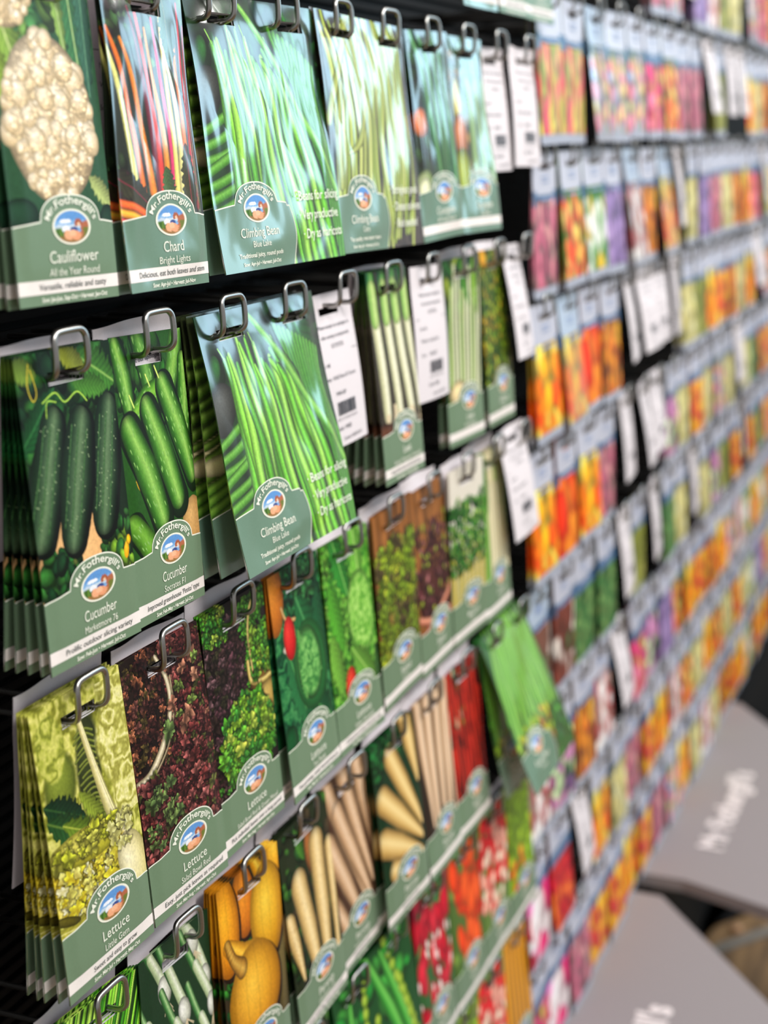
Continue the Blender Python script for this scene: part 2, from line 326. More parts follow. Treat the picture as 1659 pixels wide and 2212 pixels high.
def a_cuc_light(A):
    A.fill((42, 92, 30)); A.frill(60, 0, 88, 0, 50, 8, [(60, 120, 40), (44, 100, 34)])
    def cuc(p, q, r, c=(62, 128, 34), c2=(160, 206, 104)):
        p, q = np.array(p, float), np.array(q, float); A.tube([p+(2, 2), q+(2, 3)], r*1.02, (20, 50, 18), (20, 50, 18))
        A.tube([p, (p+q)/2+(1.2, -.8), q], [r*.72, r, r*.78], c, c2, .5, -.1)
        for k in range(24):
            t = A.r.rand(); w = A.r.uniform(-.7, .7)*r; d = (q-p)/np.linalg.norm(q-p); e = p+(q-p)*t+np.array((-d[1], d[0]))*w; A.ell(e[0], e[1], .6, 2.2, math.atan2(d[1], d[0])-1.57, (120, 176, 80), (170, 210, 130), .1)
    cuc((6, 6), (14, 40), 9); cuc((30, -6), (42, 34), 10, (56, 118, 36), (130, 184, 90)); cuc((84, -4), (66, 34), 9, (84, 146, 50), (150, 196, 90)); cuc((86, 20), (80, 60), 9)
    cuc((24, 44), (50, 34), 9, (84, 158, 40), (140, 196, 70)); cuc((6, 108), (34, 140), 10, (90, 150, 40), (130, 184, 70))
    A.ell(80, 118, 16, 16, 0, (206, 160, 98), (220, 178, 116), .2); A.tube([(20, 80), (30, 108), (40, 124)], [4, 5, 4], (150, 184, 60), (190, 214, 96)); A.ell(16, 84, 4, 7, -.5, (246, 190, 30), (255, 220, 70), .1)
    cuc((58, 32), (82, 86), 11.5); cuc((36, 44), (60, 98), 12); cuc((12, 54), (38, 106), 13.5)
    for x, y in ((16, 34), (38, 24), (50, 20)): A.tube([(x, y), (x+4, y+7)], .9, (190, 216, 110))
def a_broad(A):
    A.fill((60, 70, 40)); A.ell(20, 100, 60, 24, 0, (206, 196, 150), (226, 214, 168), .1); A.grain(.2, 3)
    for k in range(13): A.tube([(-8, 30+k*9+A.r.uniform(-2, 2)), (22, 24+k*9), (60, -2+k*10)], 4.8 if k % 3 else 3, (86, 124, 40), (146, 180, 84), .65)
    A.ell(18, 96, 26, 7, 0, (214, 204, 160)); 
    for k in range(4): A.tube([(-8, 112+k*7), (20, 106+k*7), (60, 90+k*8)], 4.4, (96, 150, 50), (150, 196, 80), .6)
    A.frill(30, 90, 166, 0, 167, 9, [(60, 110, 40), (44, 90, 36)])
def a_leek(A):
    A.fill((66, 60, 50)); A.grain(.3, 5)
    for k, x in enumerate((10, 34, 56, 78)):
        b = x-4+k*3; A.tube([(x-2, -8), (x-1, 30), (x+4, 60)], [10, 8, 7.6], (40, 120, 56), (130, 190, 96))
        W = A.win(0, 88, 0, 140)
        A.tube([(x-1, 24), (x+3, 70), (b+8, 112)], [8.4, 8.6, 7.6], (216, 216, 172), (246, 244, 222), .35)
        A.tube([(x-1, 14), (x, 36)], [8.6, 8.2], (150, 196, 96), (206, 226, 150), .3)
        for j in range(16): A.tube([(b+8+A.r.uniform(-4, 4), 112), (b+8+A.r.uniform(-9, 9), 118+A.r.uniform(4, 14))], .7, (226, 206, 166), (244, 232, 200), .2)
    A.ell(8, 130, 30, 12, 0, (96, 62, 44)); 
    for j in range(24): A.tube([(30+A.r.uniform(-3, 3), 106), (30+A.r.uniform(-9, 9), 128)], .7, (226, 206, 166), (244, 232, 200), .2)
def a_celeryish(A):
    A.fill((46, 76, 40)); A.frill(40, 0, 88, 0, 50, 9, [(40, 90, 40), (150, 170, 50), (50, 110, 44)])
    for k in range(9): A.tube([(18+k*9, 4+A.r.uniform(0, 30)), (12+k*9, 70), (8+k*8, 140)], [3.5, 3.2, 4], (206, 212, 160) if k % 3 else (150, 190, 60), (240, 242, 214), .3)
    A.leaf(50, 20, 26, 6, 1.2, (90, 160, 40)); A.leaf(76, 26, 28, 6, 1.5, (140, 190, 50)); A.ell(24, 120, 20, 12, 0, (214, 196, 150))
def a_dill(A):
    A.fill((70, 96, 36)); A.frill(500, 0, 88, 0, 130, 3.6, [(130, 160, 40), (96, 130, 40), (160, 180, 60), (60, 90, 34), (190, 160, 50)])
    A.ell(14, 6, 12, 10, 0, (230, 170, 40))
def a_gem(A):
    A.fill((150, 150, 48)); A.crinkle(0, 88, 0, 140, 5, (122, 124, 40), (188, 190, 84), (232, 226, 140))
    A.ell(46, 44, 13, 34, .15, (44, 52, 26), (70, 80, 40), .3, soft=8); A.ell(18, 46, 16, 20, .3, (110, 124, 44), (150, 164, 64), .5, soft=8)
    for k in range(14): A.tube([(36+A.r.uniform(-2, 3), 26+k*3.4), (46, 24+k*3.4+A.r.uniform(-1, 1)), (54, 27+k*3.4)], 1.0, (100, 112, 44), (146, 156, 72))
    A.crinkle(54, 88, 4, 84, 4, (150, 146, 64), (204, 202, 110), (242, 236, 176), lambda X, Y: (X-57-5*np.sin(Y*.12))/5.0)
    A.crinkle(2, 30, 4, 44, 4, (120, 128, 44), (176, 182, 76), (216, 214, 120), lambda X, Y: (1-((X-14)/14)**2-((Y-24)/20)**2)*4)
    A.leaf(18, 62, 20, 9, .5, (28, 68, 38), (60, 100, 50)); A.leaf(22, 74, 24, 10, .55, (46, 92, 44), (110, 140, 60)); A.leaf(36, 80, 26, 8, .5, (116, 146, 44), (180, 190, 80)); A.leaf(44, 70, 18, 6, .9, (150, 168, 60))
    A.tube([(42, 14), (50, 46), (60, 80), (76, 108)], [2.0, 3.2, 5.0, 8], (206, 196, 128), (244, 236, 192), .3)
    A.tube([(44, 16), (53, 50), (64, 84)], [.5, .6, .8], (226, 216, 160))
    A.crinkle(0, 74, 76, 140, 3.2, (160, 134, 26), (224, 204, 58), (253, 240, 150), lambda X, Y: (1-((X-32)/40)**2-((Y-104)/27)**2)*5)
    A.ruffle(120, 4, 60, 86, 124, 4.2, [(240, 220, 76), (250, 234, 120), (226, 202, 56), (253, 244, 170)], lambda x, y: ((x-32)/34)**2+((y-104)/20)**2 < 1, .8)
    A.ell(32, 86, 34, 10, .1, (196, 190, 60), (230, 222, 110), .4); A.ruffle(40, 2, 60, 78, 90, 4, [(176, 180, 56), (206, 204, 84)], None, .6)
    A.leaf(26, 128, 36, 6, .1, (206, 200, 80), (240, 232, 160)); A.ell(76, 116, 15, 24, -.5, (230, 218, 150), (250, 244, 208), .3); A.ruffle(10, 56, 74, 84, 100, 4, [(220, 214, 130)], None, .7)
    A.ell(8, 138, 28, 9, 0, (226, 204, 160), (240, 226, 190), .3); A.ell(6, 120, 12, 3, .3, (90, 84, 30))
def a_redlettuce(A):
    A.fill((52, 30, 30)); p = [(128, 62, 60), (104, 50, 52), (150, 82, 78), (84, 42, 46), (176, 106, 98), (112, 116, 62), (92, 46, 46)]
    A.ruffle(900, 0, 88, 0, 140, 3.6, p); A.ell(10, 36, 34, 38, .2, (34, 24, 22), (46, 32, 28), .1, soft=6)
    A.ruffle(170, 0, 38, 2, 68, 3.4, [(74, 40, 38), (60, 34, 32), (116, 72, 64), (94, 80, 44), (186, 116, 84)])
    A.tube([(-4, 78), (14, 74), (34, 60), (46, 42), (46, 24), (38, 8)], [3.2, 3.0, 3.0, 2.6, 2.2, 1.8], (190, 176, 140), (238, 228, 200), .4, 0)
    A.tube([(-4, 82), (14, 78), (36, 65), (49, 45), (50, 24)], [1.0]*5, (150, 134, 106), (190, 176, 140))
    A.ruffle(420, 0, 88, 78, 140, 4.0, p+[(186, 108, 104)]); A.ruffle(24, 6, 40, 84, 122, 4.2, [(126, 150, 86), (104, 130, 76)]); A.ruffle(14, 46, 88, 16, 60, 3.8, [(128, 150, 76), (186, 130, 104)])
    A.ruffle(5, 34, 42, 50, 60, 4.5, [(120, 148, 84)])
def a_mixed(A):
    A.fill((40, 32, 32)); A.ruffle(460, 0, 70, 10, 140, 4, [(78, 54, 54), (100, 66, 74), (60, 46, 42), (122, 92, 96), (64, 62, 42)])
    g = [(90, 168, 50), (120, 194, 66), (148, 204, 60), (78, 156, 62), (172, 214, 80)]
    A.ruffle(90, 0, 30, -4, 22, 3.6, g); A.ruffle(130, 52, 88, 4, 64, 3.8, [(88, 156, 50), (120, 184, 66), (76, 140, 54)])
    A.tube([(62, 58), (60, 30), (66, 12), (78, 4)], 1.5, (186, 160, 90), (226, 204, 140)); A.ell(78, 66, 22, 16, 0, (110, 80, 40)); 
    A.tube([(56, 48), (58, 62), (72, 66), (90, 66)], 2.2, (200, 176, 96), (236, 214, 140)); A.ell(80, 80, 18, 12, 0, (182, 150, 76), (214, 186, 110)); A.ruffle(60, 64, 88, 30, 62, 3.6, g)
    t = lambda x, y: ((x-46)/38)**2+((y-102)/34)**2 < 1
    A.ell(46, 104, 37, 33, 0, (36, 88, 34)); A.ruffle(560, 6, 88, 66, 138, 4.6, g, t, .55); A.ruffle(30, 0, 20, 120, 138, 4, [(90, 160, 60), (80, 60, 60)])
def a_tomthumb(A):
    A.fill((22, 66, 40)); g = [(36, 110, 66), (50, 130, 70), (28, 92, 60), (70, 146, 80)]
    A.crinkle(0, 88, 0, 145, 5, (16, 62, 42), (36, 112, 66), (80, 154, 92)); A.ruffle(60, 20, 88, 0, 44, 7, g)
    A.ell(6, 14, 16, 30, .1, (196, 116, 36), (236, 160, 60), .3); A.tube([(16, 26), (22, 36), (40, 40), (52, 46)], 1.8, (196, 150, 96), (226, 190, 130)); A.ell(22, 56, 12, 4, 0, (226, 220, 200))
    A.leaf(60, 60, 40, 22, 1.1, (40, 118, 66), (90, 160, 96)); A.leaf(80, 60, 34, 14, 1.5, (34, 100, 60)); A.leaf(30, 90, 34, 16, 1.2, (44, 122, 70), (90, 166, 90)); A.leaf(60, 112, 30, 18, .6, (30, 100, 58), (80, 150, 80))
    A.ell(54, 78, 30, 34, 0, (44, 124, 62), (66, 146, 74), .4); A.ell(52, 76, 22, 28, 0, (70, 142, 70), (104, 172, 92), .5)
    for k in range(9): A.leaf(52+A.r.uniform(-12, 12), 76+A.r.uniform(-18, 18), 13, 6, A.r.uniform(.8, 2.2), (96, 166, 84), (140, 196, 110))
    A.crinkle(34, 72, 52, 102, 3.4, (50, 116, 56), (104, 172, 88), (150, 204, 120), lambda X, Y: (1-((X-52)/19)**2-((Y-77)/25)**2)*3)
    A.ell(24, 50, 10.5, 16, .1, (206, 30, 34), (240, 70, 60), .3); A.ell(8, 124, 10, 14, 0, (24, 80, 44))
def a_webbs(A):
    A.fill((60, 130, 40)); A.crinkle(0, 88, 0, 145, 5, (48, 112, 38), (104, 178, 60), (158, 212, 94)); A.ruffle(60, 0, 50, 0, 140, 6, [(110, 184, 60), (130, 200, 76), (80, 154, 50)])
    A.leaf(30, 20, 30, 14, 1.2, (60, 150, 56), (150, 206, 110)); A.leaf(62, 14, 34, 12, 1.5, (130, 200, 76), (196, 226, 140)); A.leaf(16, 60, 30, 12, 1.3, (96, 176, 56)); A.ell(62, 66, 26, 34, 0, (110, 180, 70), (160, 212, 104), .4)
    A.crinkle(38, 86, 34, 98, 3.4, (88, 154, 54), (140, 200, 84), (186, 226, 130), lambda X, Y: (1-((X-62)/25)**2-((Y-66)/33)**2)*3)
    A.leaf(60, 112, 30, 14, .8, (120, 180, 70), (170, 210, 110)); A.ell(84, 118, 8, 20, 0, (50, 90, 40)); A.leaf(10, 96, 26, 10, 1.4, (130, 190, 76)); A.ell(30, 116, 10, 14, .2, (214, 40, 30), (240, 90, 60), .3)
def a_micro(A, v=0):
    A.fill((150, 100, 54)); A.grain(.25, 5, 60)
    if v == 0:
        for k in range(40): A.tube([(A.r.uniform(0, 88), 30), (A.r.uniform(0, 88), 140)], .8, (120, 150, 60))
        A.ruffle(210, 0, 88, 28, 145, 6.5, [(160, 184, 50), (132, 160, 46), (184, 200, 62), (110, 96, 60), (150, 180, 60)], None, .6)
    else:
        A.ell(46, 92, 46, 44, 0, (70, 36, 34), (96, 52, 46), .1); A.frill(170, 0, 88, 30, 112, 4, [(120, 80, 50), (140, 90, 90), (150, 160, 60), (80, 40, 44), (100, 56, 60)])
        A.ell(46, 150, 60, 34, -.1, (196, 110, 86), (226, 140, 110), .1); A.tube([(-4, 112), (30, 120), (60, 112), (92, 96)], 4, (206, 130, 104), (236, 170, 140))
def a_parsley(A):
    A.fill((226, 220, 206)); 
    for k in range(26): A.tube([(k*3.5+A.r.uniform(-2, 2), 80), (k*3.4, 146)], 1.5, (206, 180, 50) if k % 3 else (84, 120, 40), (236, 214, 90))
    t = lambda x, y: y > 26+8*abs(math.sin(x*.11+1)); A.frill(520, 0, 88, 18, 98, 3.6, [(60, 130, 50), (84, 150, 60), (44, 110, 46), (150, 184, 90)], .5, t)
def a_celery(A):
    A.fill((226, 216, 176)); A.tube([(14, 0), (16, 60), (10, 140)], [8, 7, 9], (96, 160, 60), (150, 200, 90)); A.leaf(20, 30, 34, 10, 1.5, (90, 156, 50)); A.leaf(60, 30, 34, 12, 1.4, (200, 214, 140), (236, 236, 200))
    for x in (36, 54, 72): A.tube([(x, 40), (x-2, 100), (x-6, 150)], 7, (224, 216, 170), (248, 242, 214), .25)
    A.leaf(84, 60, 40, 8, 1.6, (140, 190, 80))
def a_chives(A):
    A.fill((34, 70, 26)); 
    for k in range(70):
        x = A.r.uniform(-20, 88); y = A.r.uniform(20, 160); c = [(96, 170, 40), (140, 204, 66), (60, 130, 36), (176, 222, 96)][k % 4]; A.tube([(x, y), (x+16, y-34), (x+38, y-84)], [2.4, 2.0, .8], c)
def a_springonion(A):
    A.fill((28, 62, 36)); A.frill(40, 0, 88, 60, 130, 8, [(30, 80, 40), (40, 100, 50)])
    for (x0, y0, x1, y1, r) in ((50, -24, 80, 40, 7), (34, -30, 66, 10, 7), (0, -20, 28, 26, 8), (14, -24, 50, 50, 7.5), (50, 0, 86, 62, 7), (-8, 20, 20, 68, 8), (24, 30, 54, 84, 8), (56, 40, 84, 96, 8), (-4, 60, 22, 108, 8)):
        A.tube([(x0, y0), ((x0+x1)/2-2, (y0+y1)/2), (x1, y1)], [3.6, 4, 4.6], (60, 122, 60), (176, 210, 150)); m = ((x0+x1)/2, (y0+y1)/2)
        A.tube([m, (x1, y1)], [4.2, 5], (190, 208, 160), (236, 240, 220), .3); A.ell(x1, y1+4, r, r*1.35, -.3, (206, 208, 190), (252, 252, 244), .45)
        for j in range(12): A.tube([(x1+2, y1+11), (x1+2+A.r.uniform(-6, 8), y1+14+A.r.uniform(2, 10))], .45, (206, 186, 150), (226, 210, 180), .1)
def a_onion(A):
    A.fill((60, 50, 30)); A.frill(90, 0, 88, 40, 110, 5, [(40, 110, 40), (60, 140, 50), (30, 80, 34)]); A.ell(80, 60, 12, 90, 0, (110, 96, 50))
    def on(cx, cy, a, b, neck, c=(232, 156, 22), c2=(252, 212, 80)):
        A.ell(cx+2, cy+3, a*1.03, b*1.03, 0, (60, 30, 10), (60, 30, 10)); A.tube([neck, (neck[0]*.4+cx*.6, neck[1]*.4+(cy-b*.55)*.6+0), (cx, cy-b*.4)], [a*.16, a*.3, a*.7], c, c2, .3)
        A.ell(cx, cy, a, b, 0, c, c2, .32, (-.1, -.2))
        W = A.win(cx-a, cx+a, cy-b, cy+b); X = (A.X[W]-cx)/a; Y = (A.Y[W]-cy)/b; d = X*X+Y*Y; l = np.sin(X/np.sqrt(np.clip(1-Y*Y, .1, 1))*13)
        A.C[W] *= (1-.05*(l > .86)*(d < .9))[..., None]
    on(34, 22, 16, 26, (30, -10), (214, 120, 26), (240, 160, 50)); on(8, 30, 18, 36, (-2, -10), (228, 140, 20), (250, 190, 50)); on(84, 4, 14, 22, (84, -30)); on(66, 42, 25, 36, (50, -4), (224, 156, 24), (250, 214, 80))
    on(40, 92, 36, 37, (8, 44), (222, 150, 26), (252, 204, 76))
    A.tube([(8, 42), (14, 56), (24, 66)], [4, 5, 8], (196, 140, 50), (230, 186, 90), .5, 0, .15)
def parsnips(A, L, bg=(40, 44, 30), c=(226, 190, 120), c2=(250, 228, 176), spots=True):
    for (x0, y0, x1, y1, r) in L:
        A.tube([(x0+1.5, y0+1.5), (x1+1.5, y1+2)], [r*1.06, r*.35], bg, bg)
        A.tube([(x0, y0), (x0*.6+x1*.4, y0*.6+y1*.4), (x1, y1)], [r, r*.9, r*.25], c, c2, .45, -.1)
        if spots:
            for k in range(26):
                t = A.r.rand(); w = A.r.uniform(-.6, .6)*r*(1-t*.6); A.ell(x0+(x1-x0)*t+w, y0+(y1-y0)*t, 1.1*A.r.rand()+.3, .35, A.r.uniform(-.3, .3), (176, 110, 50), (176, 110, 50), 0)
def a_parsnip(A):
    A.fill((40, 52, 28)); A.frill(160, 0, 88, 0, 160, 6, [(36, 80, 34), (30, 60, 28), (60, 104, 40), (70, 60, 40)]); A.ell(50, 30, 8, 20, 0, (150, 96, 50))
    parsnips(A, [(26, 50, 44, 150, 14), (62, 32, 56, 160, 13), (84, 44, 76, 150, 9), (4, 70, 14, 120, 8)]); A.leaf(34, 20, 16, 6, 1.2, (80, 140, 50)); A.leaf(46, 124, 16, 6, -.3, (96, 140, 50))
def a_parsnip_tan(A):
    A.fill((84, 56, 40)); parsnips(A, [(8, 6, 66, 130, 11), (36, -4, 76, 110, 12), (64, -6, 86, 90, 13), (2, 50, 60, 150, 12), (22, 30, 74, 130, 12), (0, 100, 44, 160, 10), (84, 30, 90, 120, 10)], (90, 56, 36), (206, 164, 122), (238, 208, 176), False)
def a_parsnip_fan(A):
    A.fill((24, 60, 34)); A.frill(60, 0, 88, 0, 30, 6, [(40, 120, 60), (30, 90, 44)])
    parsnips(A, [(70, -4, 84, 60, 13), (36, 22, 82, 100, 13), (14, 52, 80, 112, 14), (8, 88, 76, 124, 14), (20, 118, 70, 134, 11)], (20, 44, 26), (222, 180, 104), (248, 224, 162), False)
def a_parsnip_white(A):
    A.fill((56, 44, 36)); parsnips(A, [(10, 0, 20, 120, 11), (34, -4, 30, 150, 12), (58, 10, 44, 160, 10), (80, -2, 60, 150, 12), (86, 40, 80, 150, 9)], (60, 40, 30), (224, 182, 140), (248, 224, 196), False); A.frill(20, 40, 88, 110, 150, 5, [(40, 90, 40)])
def a_chilli(A):
    A.fill((90, 26, 22)); A.frill(24, 0, 50, 0, 60, 6, [(110, 140, 60), (190, 190, 150), (60, 90, 40)])
    for k in range(40):
        x = A.r.uniform(0, 88); y = A.r.uniform(-10, 90); e = A.r.uniform(-10, 10); q = A.r.uniform(.75, 1.1)
        A.tube([(x+1.5, y), (x+e*.4+1.8, y+26), (x+e+1.5, y+56)], [3.2, 3.4, 1], (84, 16, 18), (84, 16, 18)); A.tube([(x, y), (x+e*.4, y+26), (x+e, y+56)], [2.8, 3.0, .8], (214*q, 34*q, 26*q), (244, 84, 60))
def a_runner(A):
    A.fill((40, 110, 44)); A.frill(60, 0, 166, 60, 167, 10, [(60, 150, 50), (40, 110, 40), (96, 180, 60)])
    for k in range(26):
        x = 6+k*6; A.tube([(x*.8+20, -4+A.r.uniform(0, 20)), (x, 50), (x+A.r.uniform(-10, 4), 110)], [3, 5, 4], (110, 190, 60), (176, 230, 110))
    A.frill(60, 0, 110, 104, 150, 6, [(196, 206, 50), (150, 190, 50), (220, 150, 60)])
def a_peas(A):
    A.fill((24, 84, 38)); A.frill(60, 0, 166, 0, 167, 12, [(36, 130, 50), (30, 104, 44), (70, 160, 66)])
    for (x0, y0, x1, y1) in ((30, 20, 4, 120), (70, 0, 130, 130), (100, 10, 150, 150), (20, 60, 40, 170)): A.tube([(x0, y0), ((x0+x1)/2+4, (y0+y1)/2), (x1, y1)], [4, 10, 5], (60, 160, 56), (130, 210, 100))
    for L in (((60, 20), (44, 110)), ((110, 4), (150, 110)), ((76, 60), (84, 150)), ((130, 50), (158, 150))):
        for k in range(9): p = np.array(L[0])+(np.array(L[1])-np.array(L[0]))*k/8.; A.ell(p[0], p[1], 6, 6, 0, (150, 190, 50), (206, 226, 100))
def blobs(A, bg, items):
    A.fill(bg)
    for (n, x0, x1, y0, y1, a, b, pal) in items:
        for k in range(n):
            c = pal[A.r.randint(len(pal))]; A.ell(A.r.uniform(x0, x1), A.r.uniform(y0, y1), a*A.r.uniform(.7, 1.2), b*A.r.uniform(.7, 1.2), A.r.uniform(-.4, .4), c, None, .35)
def a_radish(A): blobs(A, (60, 110, 60), [(30, 0, 88, 0, 60, 8, 12, [(70, 130, 70), (110, 30, 40), (150, 20, 50)]), (40, 0, 88, 30, 130, 8, 17, [(196, 20, 50), (170, 16, 44), (214, 50, 70)]), (22, 0, 88, 50, 135, 3, 6, [(246, 200, 196), (236, 220, 210)])])
def a_tomato(A): blobs(A, (90, 120, 56), [(30, 0, 88, 0, 130, 9, 9, [(120, 150, 70), (90, 130, 60)]), (26, 14, 88, 20, 118, 12, 19, [(232, 76, 26), (214, 60, 26), (240, 96, 40)])])
def a_breakfast(A): blobs(A, (110, 140, 70), [(24, 0, 88, 0, 40, 9, 9, [(120, 150, 60)]), (56, 0, 88, 10, 108, 9, 11, [(220, 30, 36), (230, 50, 50)]), (30, 0, 88, 26, 112, 7, 9, [(246, 214, 190), (244, 170, 150)])])
def a_salad(A): blobs(A, (120, 150, 30), [(120, 0, 88, 0, 140, 8, 10, [(140, 176, 40), (160, 190, 50), (110, 140, 30)]), (6, 0, 50, 90, 130, 7, 7, [(220, 90, 30)])])
def a_carrot(A):
    A.fill((120, 84, 30))
    for k in range(7): A.tube([(6+k*13, -6), (4+k*14, 150)], [7, 5], (232, 150, 24), (250, 190, 60))

def label_top(u):                      # outline of the green label, mm up from the packet's foot, u 0..88
    sh = 38.5+3.4*math.sin(math.pi*min(1, max(0, (u if u < 48 else 96-u)/50.0))*.5)
    d = abs((u-48)/25.5)
    if d < 1: return max(sh+1.2, sh+1.2+(53.8-sh-1.2)*math.sqrt(1-d**2.3))
    return sh

def build_front(me_name, art, bend, foil, slots, w, h, foot=True):
    """pouch: painted front with a real slot, plain back, closed sides"""
    nx, ny = art.nx, art.ny
    xs = np.linspace(-w/2, w/2, nx); zs = -np.linspace(0, h, ny); X, Z = np.meshgrid(xs, zs)
    D = bend(X, Z); V = np.stack([X, -D, Z], -1).reshape(-1, 3); colr = lin(255*(np.clip(art.C, 0, 255)/255)**1.12).reshape(-1, 3)
    i, j = np.meshgrid(np.arange(nx-1), np.arange(ny-1)); cx = (xs[:-1]+xs[1:])/2; cz = (zs[:-1]+zs[1:])/2
    hole = np.zeros((ny-1, nx-1), bool)
    for sx in slots: hole |= (np.abs(cx[None]-sx) < .0165) & (cz[:, None] < -.0112) & (cz[:, None] > -.0178)
    a = (j*nx+i)[~hole]; F = np.stack([a, a+nx, a+nx+1, a+1], -1)
    # back
    bx = sorted(set(list(np.linspace(-w/2, w/2, 9))+[s+k*.0165 for s in slots for k in (-1, 1)])); bz = sorted(set(list(-np.linspace(0, h, 14))+[-.0112, -.0178]), reverse=True)
    BX, BZ = np.meshgrid(bx, bz); T = .0007; BD = bend(BX, BZ, True); BV = np.stack([BX, -BD+T, BZ], -1).reshape(-1, 3); n0 = len(V); m = len(bx)
    BF = []
    for q in range(len(bz)-1):
        for p in range(m-1):
            mx, mz = (bx[p]+bx[p+1])/2, (bz[q]+bz[q+1])/2
            if any(abs(mx-s) < .0165 for s in slots) and -.0178 < mz < -.0112: continue
            b = n0+q*m+p; BF.append([b, b+1, b+m+1, b+m])
    V = np.concatenate([V, BV]); k0 = len(V)
    # sides: rim strips joining front and back outlines
    rim = []; SF = []
    ring = [(x, 0) for x in np.linspace(-w/2, w/2, 12)]+[(w/2, z) for z in -np.linspace(0, h, 24)[1:]]+[(x, -h) for x in np.linspace(w/2, -w/2, 12)[1:]]+[(-w/2, z) for z in -np.linspace(h, 0, 24)[1:-1]]
    rx = np.array([p[0] for p in ring]); rz = np.array([p[1] for p in ring]); rd = bend(rx, rz); rb = bend(rx, rz, True); n = len(ring)
    V = np.concatenate([V, np.stack([rx, -rd, rz], -1), np.stack([rx, -rb+T, rz], -1)])
    for q in range(n): SF.append([k0+q, k0+(q+1) % n, k0+n+(q+1) % n, k0+n+q])
    F = np.concatenate([F, np.array(BF), np.array(SF)]); mi = np.zeros(len(F), int); mi[-(len(BF)+len(SF)):-len(SF)] = 1
    C = np.ones((len(V), 3))*.75; C[:len(colr)] = colr
    ii = np.clip(((rx+w/2)/w*(nx-1)).astype(int), 0, nx-1); jj = np.clip((-rz/h*(ny-1)).astype(int), 0, ny-1); rc = colr.reshape(ny, nx, 3)[jj, ii]
    if foot: rc[-rz > h-.038] = lin((110, 136, 107)); rc[(-rz > h-.0125) & (-rz < h-.0056)] = lin((243, 236, 230))
    C[k0:k0+n] = rc; C[k0+n:] = rc
    return mesh_np(me_name, V, F, [M_FOIL if foil else M_PAPER, M_WHITE], mi, C)

def conform(V2, bend, w, h, eps):      # V2: mm, x from left, y up from foot
    x = V2[:, 0]/1000-w/2; z = V2[:, 1]/1000-h
    return np.stack([x, -(bend(x, z)+eps), z], -1)

def make_bend(kind, seed, w, h):
    r = np.random.RandomState(seed); ph = r.uniform(0, 6.28, 8)
    def bend(X, Z, back=False):
        u = (X+w/2)/w; v = -Z/h
        e = np.clip(np.minimum(u, 1-u)*7, 0, 1)*np.clip(np.minimum(v, 1-v)*9, 0, 1); e = e*e*(3-2*e)
        b = .0011*np.sin(v*3.1+ph[0])+.0008*np.sin(u*3.1)*np.sin(v*2+ph[1])
        if kind == 'foil': b = b+.0022*np.sin(v*4.3+ph[2])*(u-.3)+.0016*np.sin(v*7+u*3+ph[3])*np.clip(1-v, 0, 1)
        if back: return b
        p = e*(.0016*np.exp(-((v-.62)/.3)**2)+.0004)
        if kind == 'foil':
            s_ = w/.088; p = e*(.0026*np.exp(-((v-.55)/.33)**2)+.0012*np.sin(u*5*s_+v*5+ph[4])*np.sin(v*7+ph[5]) + .00034*np.sin(u*15*s_-v*7+2*np.sin(v*6+ph[6])) + .00022*np.sin(u*31*s_-v*12+3*np.sin(v*5+u*3+ph[7]))*np.sin(v*3+ph[1])**2 + .0008*np.abs(np.sin(u*4*s_-v*6+ph[3])))
        return b+p
    return bend

def emblem_mesh(bend, w, h):
    """oval farm scene print: sky, fields, produce"""
    nr, na = 14, 40; cx, cy, a, b = 48.5, 38.0, 16.8, 9.0
    V = [(cx, cy)]; 
    for i in range(1, nr+1):
        for k in range(na): t = 2*math.pi*k/na; V.append((cx+a*i/nr*math.cos(t), cy+b*i/nr*math.sin(t)))
    V = np.array(V); F = [[0, 1+k, 1+(k+1) % na] for k in range(na)]
    for i in range(nr-1):
        for k in range(na): p = 1+i*na; F.append([p+k, p+na+k, p+na+(k+1) % na, p+(k+1) % na])
    x = (V[:, 0]-cx)/a; y = (V[:, 1]-cy)/b; C = np.zeros((len(V), 3)); C[:] = (126, 176, 222)
    C[y > .35] = (96, 150, 210); C[(y > -.1) & (y < .12)] = (196, 214, 230)
    C[(y < .0) & (x < -.25)] = (96, 132, 50); C[(y < -.1) & (x < -.4) & (np.sin(x*24) > .2)] = (60, 100, 36)
    C[(x > .45) & (y < .28)] = (176, 104, 72); C[(x > .6) & (y < .0)] = (110, 120, 50)
    C[y < -.55] = (150, 110, 60)
    def bl(px, py, ra, rb, c): C[((x-px)/ra)**2+((y-py)/rb)**2 < 1] = c
    C[(np.abs(x-.36) < .2) & (y > .0) & (y < .3+.18*(1-np.abs(x-.36)/.2))] = (168, 92, 60); C[(np.abs(x-.36) < .07) & (y > .0) & (y < .2)] = (236, 200, 170)
    bl(-.3, -.12, .2, .2, (236, 240, 246)); bl(.1, -.16, .2, .16, (60, 80, 140)); bl(-.3, .32, .3, .12, (240, 244, 250))
    bl(-.18, -.46, .26, .28, (238, 172, 130)); bl(.2, -.5, .26, .27, (232, 160, 118)); bl(.02, -.36, .2, .2, (244, 186, 146))
    d = x*x+y*y; C[d > .9**2] = (240, 240, 222)
    return mesh_np('emblem', conform(V, bend, w, h, .0004), F, [M_PAPER], colors=lin(C))

